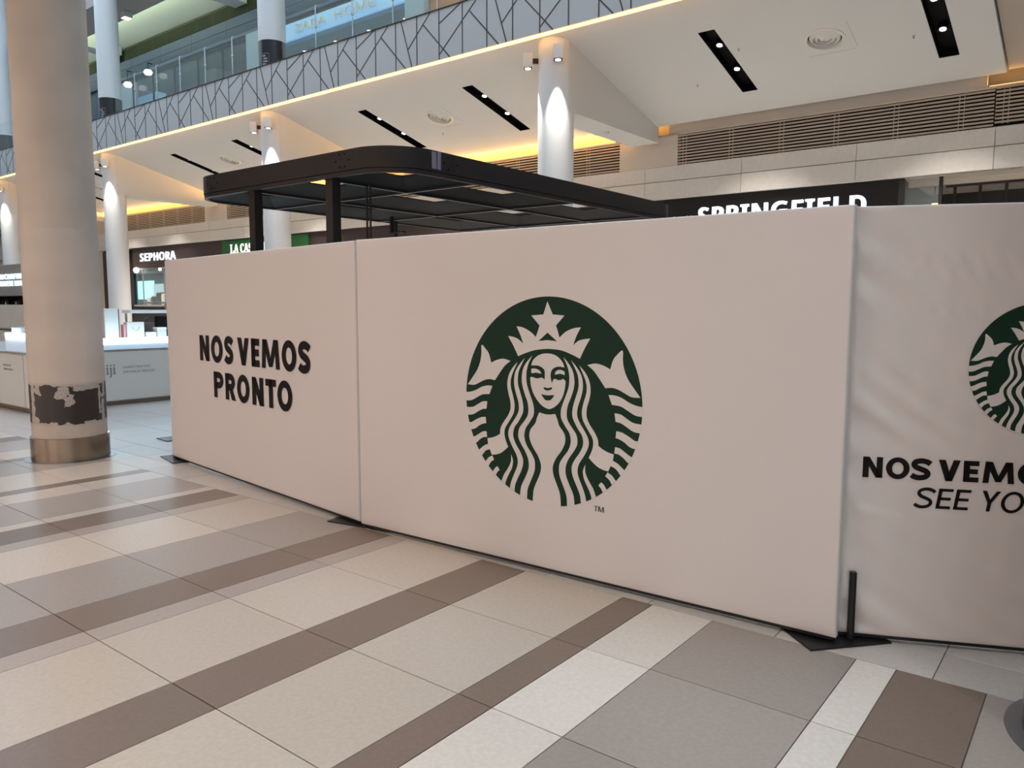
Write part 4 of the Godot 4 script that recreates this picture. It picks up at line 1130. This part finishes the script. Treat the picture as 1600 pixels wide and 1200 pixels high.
	piece(g, "bag_handle", tube([Vector3(0.07, 0.4, 0.05), Vector3(0.07, 0.47, 0.03), Vector3(0.07, 0.48, 0.0), Vector3(0.07, 0.47, -0.03), Vector3(0.07, 0.4, -0.05)], 0.005, 6), M.mauve)
	g = thing("till_screen", "black till screen on a stand behind the counter goods", "till", Vector3(-13.05, 0.885, -6.86))
	piece(g, "screen", bx(0.05, 0.28, 0.3, 0.006), M.slot_black, Vector3(0, 0.36, 0))
	piece(g, "stand", bx(0.05, 0.24, 0.05, 0.004), M.slot_black, Vector3(0, 0.12, 0))
	piece(g, "foot", bx(0.2, 0.02, 0.2, 0.004), M.slot_black, Vector3(0, 0.01, 0))
	# rear unit with the lit sign
	var r := thing("rear_unit", "grey kiosk rear unit with lit capitals over a dark opening and white cabinets", "rear cabinet", Vector3(0, 0, -6.2))
	box(r, "cabinet_body", Vector3(-20.5, 0.0, -0.9), Vector3(-16.7, 1.58, -0.02), M.kiosk_white)
	for i in 3:
		box(r, "cabinet_door", Vector3(-20.4 + 1.2 * i, 1.09, -0.02), Vector3(-19.22 + 1.2 * i, 1.575, 0.01), M.kiosk_white, 0.006)
	box(r, "cabinet_ledge", Vector3(-20.5, 1.045, -0.02), Vector3(-16.7, 1.075, 0.03), M.joint)
	box(r, "dark_opening", Vector3(-20.4, 1.58, -0.8), Vector3(-16.8, 1.76, -0.4), M.slot_black)
	var panel := box(r, "sign_panel", Vector3(-20.5, 1.76, -0.5), Vector3(-16.7, 2.40, 0.0), M.kiosk_grey, 0.01)
	for q in [[-20.3, "end_post"], [-16.75, "end_post"]]:
		box(r, q[1], Vector3(q[0] - 0.04, 1.58, -0.5), Vector3(q[0] + 0.04, 1.76, -0.1), M.kiosk_grey)
	nest(lettering(r, "sign_letters", "HANDCRAFTED", "Droid Sans", true, 0.10, 1.75, 0.02, M.sign_ice, Vector3(-18.86, 2.10, 0.0)), panel)
	nest(lettering(r, "sign_letters", "JAPANESE MOCHI", "Droid Sans", true, 0.10, 2.05, 0.02, M.sign_ice, Vector3(-18.86, 1.96, 0.0)), panel)
	var k := 0
	for q in [[-18.3, 0.12, 0.1], [-17.75, 0.2, 0.09], [-17.3, 0.12, 0.12]]:
		var p := thing("coffee_gear", "dark bar machine part in the kiosk's rear opening, %s" % ["left", "middle", "right"][k], "bar gear", Vector3(q[0], 1.58, -6.35), Basis(), "dark gear in the kiosk's rear opening")
		piece(p, "casing", bx(q[1] * 2, q[2], 0.2, 0.01), M.slot_black, Vector3(0, q[2] / 2, 0))
		piece(p, "steel_spout", bx(0.03, 0.05, 0.04, 0.004), M.steel, Vector3(0.05, 0.03, 0.12))
		k += 1

# ---------------------------------------------------------------- hall shell and front mezzanine (behind the camera)
func build_shell() -> void:
	var t := structure("wall_left", "far end wall of the hall", "wall")
	box(t, "wall_body", Vector3(-70.3, 0, -24), Vector3(-70, 17, 12), M.wall_beige)
	t = structure("wall_right", "end wall of the hall to the right of the camera", "wall")
	box(t, "wall_body", Vector3(14, 0, -24), Vector3(14.3, 17, 12), M.wall_beige)
	t = structure("wall_back", "outer wall behind the shops", "wall")
	box(t, "wall_body", Vector3(-70, 0, -24.3), Vector3(14, 17, -24), M.grey_mid)
	t = structure("wall_front", "shop wall behind the camera", "wall")
	box(t, "wall_body", Vector3(-70, 0, 5.0), Vector3(14, 6.9, 5.3), M.wall_beige)
	box(t, "upper_wall_body", Vector3(-70, 6.9, 0.0), Vector3(14, 17, 0.3), M.wall_beige)
	t = structure("ceiling_front", "white soffit above the camera", "ceiling")
	box(t, "soffit_body", Vector3(-70, 6.66, -3.9), Vector3(14, 7.0, 5.0), M.soffit)
	box(t, "balcony_upstand", Vector3(-70, 7.0, -3.9), Vector3(14, 7.66, -3.75), M.parapet)
	# downlights in the soffit over the walkway, warm on the left and neutral on the right
	for z in [-2.1, 0.6, 3.2]:
		for i in 13:
			var x := -19.0 + 2.0 * i
			var l := thing("ceiling_downlight", "round recessed downlight in the soffit above the walkway", "downlight", Vector3(x, 6.66, z), Basis(), "round downlights above the walkway")
			piece(l, "trim_ring", lathe([Vector2(0.14, 0.0), Vector2(0.14, -0.02), Vector2(0.14, -0.02), Vector2(0.1, -0.02), Vector2(0.1, -0.02), Vector2(0.1, 0.0)], 20), M.lamp_white)
			piece(l, "lamp_lens", lathe([Vector2(0.0, -0.006), Vector2(0.1, -0.006), Vector2(0.1, 0.0)], 16), M.lens_soft)
			spot(l, "lamp_light", Vector3(0, -0.03, 0), Vector3.DOWN, Color(1.0, 0.92, 0.87) if x < -1.5 else Color(0.96, 0.985, 1.0), DOWNLIGHT * (1.0 if x < -1.0 else 1.0), 27.0, 0.09, 1.0)
	# added fill lights built as shop fronts, unseen behind the camera, facing the hoarding
	for q in [[-17.0, 0, 0.5], [-11.5, 0, 0.75], [-6.0, 0, 1.05], [-0.5, 0, 0.36], [5.0, 1, 0.75], [10.5, 1, 0.8]]:
		var s := thing("added_fill_panel", "added unseen storefront in the wall behind the camera", "fill_panel", Vector3(q[0], 0.0, 5.0), Basis(Vector3.UP, PI), "added fill panels behind the camera")
		piece(s, "fill_face", bx(4.6, 3.0, 0.04), M.fill_warm if q[1] == 0 else M.fill_cool, Vector3(0, 1.75, -0.03 + 0.05))
		piece(s, "frame_head", bx(4.9, 0.2, 0.12, 0.01), M.alu_dark, Vector3(0, 3.35, 0.06))
		for x in [-2.38, 2.38]:
			piece(s, "frame_post", bx(0.14, 3.3, 0.12, 0.01), M.alu_dark, Vector3(x, 1.65, 0.06))
		area_light(s, "fill_light", Vector3(0, 1.75, 0.05), Basis(Vector3.UP, PI), 4.6, 3.0, Color(1.0, 0.88, 0.825) if q[1] == 0 else Color(0.94, 0.975, 1.0), FILL * q[2])
	t = structure("ceiling_roof", "hall roof with a long skylight over the open middle", "ceiling")
	box(t, "roof_body", Vector3(-70.3, 16.5, -24.3), Vector3(14.3, 16.8, -11.6), M.soffit)
	box(t, "roof_body", Vector3(-70.3, 16.5, -4.2), Vector3(14.3, 16.8, 5.3), M.soffit)
	box(t, "roof_body", Vector3(-70.3, 17.0, -11.6), Vector3(14.3, 17.2, -4.2), M.soffit)
	for k in 8:
		var x := -66.0 + 10.0 * k
		var s := thing("skylight", "long luminous skylight panel in the hall roof, %s from the left" % ["first", "second", "third", "fourth", "fifth", "sixth", "seventh", "last"][k], "skylight", Vector3(x, 16.6, -7.9), Basis(), "skylight panels in the hall roof")
		piece(s, "panel", bx(9.6, 0.04, 7.2), M.skylight, Vector3(0, 0.1, 0))
		piece(s, "frame", bx(0.3, 0.3, 7.4), M.lamp_white, Vector3(4.95, 0.05, 0))
		area_light(s, "skylight_light", Vector3(0, 0.06, 0), DOWN, 9.6, 7.2, Color(0.72, 0.86, 1.0), SKY)

const DOWNLIGHT := 11.0
const FILL := 0.21  # strength of the added fill behind the camera
const SKY := 0.6

func build_materials() -> void:
	var fine := noise_tex(0.02, 0.96, 1.0, 3, 5)
	var soft := noise_tex(0.006, 0.93, 1.0, 8, 3)
	M.stone_noise = noise_tex(0.07, 0.93, 1.0, 5, 5)
	M.fabric = mat(Color(0.86, 0.845, 0.835), 0.75, 0.0, 0.35)
	M.black_metal = mat(Color(0.045, 0.043, 0.042), 0.4, 0.0)
	M.black_plate = mat(Color(0.09, 0.09, 0.095), 0.38, 0.3)
	M.print_black = mat(Color(0.075, 0.065, 0.065), 0.6, 0.0, 0.3)
	M.print_green = mat(Color(0.085, 0.20, 0.145), 0.6, 0.0, 0.3)
	M.print_grey = mat(Color(0.5, 0.52, 0.52), 0.6)
	M.grout = mat(Color(0.36, 0.33, 0.30), 0.85)
	M.column_paint = grain(mat(Color(0.80, 0.765, 0.72), 0.5, 0.0, 0.4), soft, 0.5)
	M.column_patch = grain(mat(Color(0.815, 0.785, 0.745), 0.55, 0.0, 0.4), soft, 0.6)
	M.column_white = mat(Color(0.86, 0.86, 0.855), 0.5)
	M.brushed = mat(Color(0.60, 0.555, 0.50), 0.26, 1.0)
	M.ring_metal = mat(Color(0.55, 0.57, 0.60), 0.3, 0.9)
	M.torn_band = torn_material()
	M.notice = notice_material()
	M.dark_stone = grain(mat(Color(0.16, 0.15, 0.155), 0.4), fine, 2.0)
	M.canopy = grain(mat(Color(0.165, 0.145, 0.14), 0.5, 0.0, 0.45), fine, 1.5)
	M.coffer = mat(Color(0.10, 0.09, 0.088), 0.62, 0.0, 0.35)
	M.alu_dark = mat(Color(0.20, 0.19, 0.19), 0.5, 0.4)
	M.alu = mat(Color(0.74, 0.73, 0.72), 0.4, 0.6)
	M.steel = mat(Color(0.80, 0.81, 0.82), 0.25, 0.9)
	M.dark_metal = mat(Color(0.17, 0.155, 0.145), 0.45, 0.3)
	M.bolt = mat(Color(0.05, 0.05, 0.05), 0.3, 0.6)
	M.tape = mat(Color(0.56, 0.52, 0.60), 0.6)
	M.scuff = mat(Color(0.26, 0.24, 0.235), 0.7)
	M.bracket = mat(Color(0.2, 0.1, 0.075), 0.6)
	M.lamp_white = mat(Color(0.85, 0.84, 0.82), 0.5)
	M.lens = glow(Color(1.0, 0.97, 0.93), 6.0)
	M.lens_soft = glow(Color(1.0, 0.97, 0.93), 2.0)
	M.soffit = mat(Color(0.84, 0.84, 0.835), 0.9, 0.0, 0.2)
	M.soffit_dark = mat(Color(0.72, 0.68, 0.64), 0.9, 0.0, 0.2)
	M.soffit_warm = mat(Color(0.70, 0.66, 0.63), 0.9, 0.0, 0.2)
	M.slot_black = mat(Color(0.02, 0.018, 0.018), 0.6, 0.0, 0.3)
	M.joint = mat(Color(0.38, 0.36, 0.34), 0.8)
	M.parapet = mat(Color(0.74, 0.74, 0.735), 0.5)
	M.inlay = mat(Color(0.30, 0.28, 0.26), 0.5)
	M.upper_floor = mat(Color(0.7, 0.7, 0.7), 0.5)
	M.led_warm = glow(Color(1.0, 0.74, 0.44), 2.2)
	M.led_warm_soft = glow(Color(1.0, 0.74, 0.36), 1.5)
	M.led_cool = glow(Color(0.80, 0.92, 1.0), 8.0)
	M.ice_glow = glow(Color(0.45, 0.72, 0.9), 0.4)
	M.slat = mat(Color(0.70, 0.65, 0.60), 0.7)
	M.slat_olive = mat(Color(0.30, 0.32, 0.25), 0.7)
	M.wall_beige = mat(Color(0.80, 0.765, 0.725), 0.85)
	M.cove_wall = mat(Color(0.86, 0.82, 0.76), 0.9)
	M.cladding = grain(mat(Color(0.85, 0.84, 0.825), 0.6), fine, 0.8)
	M.cladding_blue = mat(Color(0.36, 0.41, 0.55), 0.5)
	M.cable = mat(Color(0.5, 0.47, 0.42), 0.7)
	M.sign_black = mat(Color(0.035, 0.034, 0.036), 0.35)
	M.sign_brown = mat(Color(0.25, 0.20, 0.19), 0.6)
	M.sign_green = mat(Color(0.15, 0.40, 0.20), 0.5)
	M.sign_white = glow(Color(0.84, 0.91, 1.0), 1.5)
	M.sign_white_mid = glow(Color(0.88, 0.92, 1.0), 1.2)
	M.sign_white_soft = glow(Color(0.95, 0.97, 0.95), 0.8)
	M.sign_ice = glow(Color(0.80, 0.93, 1.0), 1.6)
	M.teal_dark = mat(Color(0.22, 0.31, 0.34), 0.6)
	M.reflection_glow = glow(Color(0.45, 0.75, 0.9), 0.35)
	M.teal_glow = glow(Color(0.62, 0.96, 0.98), 0.9)
	M.green_glow = glow(Color(0.25, 0.5, 0.42), 0.45)
	M.grey_mid = mat(Color(0.62, 0.64, 0.65), 0.7)
	M.grey_dark = mat(Color(0.24, 0.235, 0.235), 0.7)
	M.interior_grey = mat(Color(0.27, 0.31, 0.37), 0.6)
	M.interior_pale = mat(Color(0.62, 0.68, 0.70), 0.6)
	M.blue_item = mat(Color(0.42, 0.60, 0.74), 0.6)
	M.magenta = mat(Color(0.8, 0.12, 0.55), 0.5)
	M.pane = glass(Color(0.88, 0.95, 0.97), 0.07)
	M.pane_green = glass(Color(0.86, 0.95, 0.95), 0.06)
	M.pane.metallic_specular = 0.32
	M.pane_green.metallic_specular = 0.3
	M.pillar_pale = mat(Color(0.72, 0.82, 0.93), 0.5)
	M.sky_board = glow(Color(0.55, 0.77, 0.96), 0.5)
	M.sky_board.albedo_color = Color(0.62, 0.76, 0.88)
	M.letter_pale = mat(Color(0.95, 0.95, 0.92), 0.5)
	M.timber = mat(Color(0.74, 0.55, 0.38), 0.6)
	M.timber_dark = mat(Color(0.6, 0.42, 0.28), 0.6)
	M.plinth_brown = mat(Color(0.52, 0.47, 0.42), 0.5)
	M.kiosk_white = mat(Color(0.86, 0.87, 0.85), 0.45)
	M.kiosk_grey = mat(Color(0.62, 0.63, 0.63), 0.5)
	M.paper_grey = mat(Color(0.74, 0.73, 0.74), 0.7)
	M.pink = mat(Color(0.85, 0.58, 0.60), 0.7)
	M.mauve = mat(Color(0.45, 0.37, 0.38), 0.7)
	M.fill_warm = glow(Color(1.0, 0.88, 0.825), 1.5)
	M.fill_cool = glow(Color(0.97, 0.985, 1.0), 1.5)
	M.skylight = glow(Color(0.85, 0.93, 1.0), 1.5)

# black protective band with its film torn off in ragged white patches
func torn_material() -> StandardMaterial3D:
	var w := 1024
	var h := 256
	var im := Image.create(w, h, false, Image.FORMAT_RGB8)
	var n := FastNoiseLite.new()
	n.seed = 21
	n.frequency = 0.018
	n.fractal_octaves = 5
	var film := Color(0.175, 0.155, 0.15)
	var bare := Color(0.72, 0.70, 0.67)
	# patches as (centre u, centre v, half width, half height); the camera faces u = 0.06
	var patches := [[0.085, 0.2, 0.026, 0.19], [-0.015, 0.0, 0.075, 0.13], [0.055, 0.38, 0.02, 0.14], [-0.086, 0.42, 0.007, 0.36], [-0.112, 0.7, 0.014, 0.34], [-0.125, 0.2, 0.01, 0.2], [0.2, 0.1, 0.016, 0.13], [0.235, 0.5, 0.014, 0.55], [0.21, 0.88, 0.012, 0.1], [0.4, 0.3, 0.1, 0.2], [0.6, 0.6, 0.08, 0.3]]
	for y in h:
		for x in w:
			var u := float(x) / w
			var v := float(y) / h
			var q := n.get_noise_2d(x * 0.9, y * 1.1)
			var c := film
			for p in patches:
				var du := fposmod(u - p[0] + 0.5, 1.0) - 0.5
				var d := maxf(absf(du) / p[2], absf(v - p[1]) / p[3])
				if d + q * 0.7 < 1.0:
					c = bare * (0.95 + 0.14 * n.get_noise_2d(x * 3.0, y * 3.0))
			if v + q * 0.12 > 0.965 or v - q * 0.06 < 0.02:
				c = bare
			im.set_pixel(x, y, c)
	var m := mat(Color.WHITE, 0.42)
	m.albedo_texture = ImageTexture.create_from_image(im)
	return m

# pale printed notice: a frame and blurred blocks of lines, too far to read
func notice_material() -> StandardMaterial3D:
	var im := Image.create(64, 64, false, Image.FORMAT_RGB8)
	im.fill(Color(0.16, 0.15, 0.16))
	im.fill_rect(Rect2i(3, 3, 58, 58), Color(0.5, 0.49, 0.5))
	im.fill_rect(Rect2i(5, 5, 54, 54), Color(0.19, 0.18, 0.19))
	for i in 5:
		im.fill_rect(Rect2i(14 + (i * 7) % 10, 10 + i * 10, 22 + (i * 5) % 12, 6), Color(0.62, 0.61, 0.6))
	var m := mat(Color.WHITE, 0.6)
	m.albedo_texture = ImageTexture.create_from_image(im)
	return m

func _ready() -> void:
	# camera, sky, exposure
	var cam := Camera3D.new()
	cam.name = "camera"
	cam.fov = 52.9815
	cam.near = 0.05
	cam.far = 300.0
	cam.transform = Transform3D(Basis(Vector3(0.787827, 0.00191, -0.615893), Vector3(-0.063469, 0.994923, -0.078101), Vector3(0.612617, 0.10062, 0.783949)), Vector3(0, 1.57, 0))
	add_child(cam)
	cam.current = true
	var env := Environment.new()
	env.background_mode = Environment.BG_COLOR
	env.background_color = Color(0.55, 0.62, 0.7)
	env.tonemap_mode = Environment.TONE_MAPPER_LINEAR
	env.tonemap_exposure = EXPOSURE
	env.sdfgi_enabled = true
	env.ssao_enabled = true
	env.ssil_enabled = true
	var we := WorldEnvironment.new()
	we.name = "surroundings"
	we.environment = env
	add_child(we)
	rng.seed = 7
	build_materials()
	build_shell()
	build_floor()
	build_columns()
	build_soffit()
	build_balcony()
	build_shop_wall()
	build_shop_fronts()
	build_upper()
	build_counter()
	build_canopy()
	build_hoarding()

const EXPOSURE := 1.0
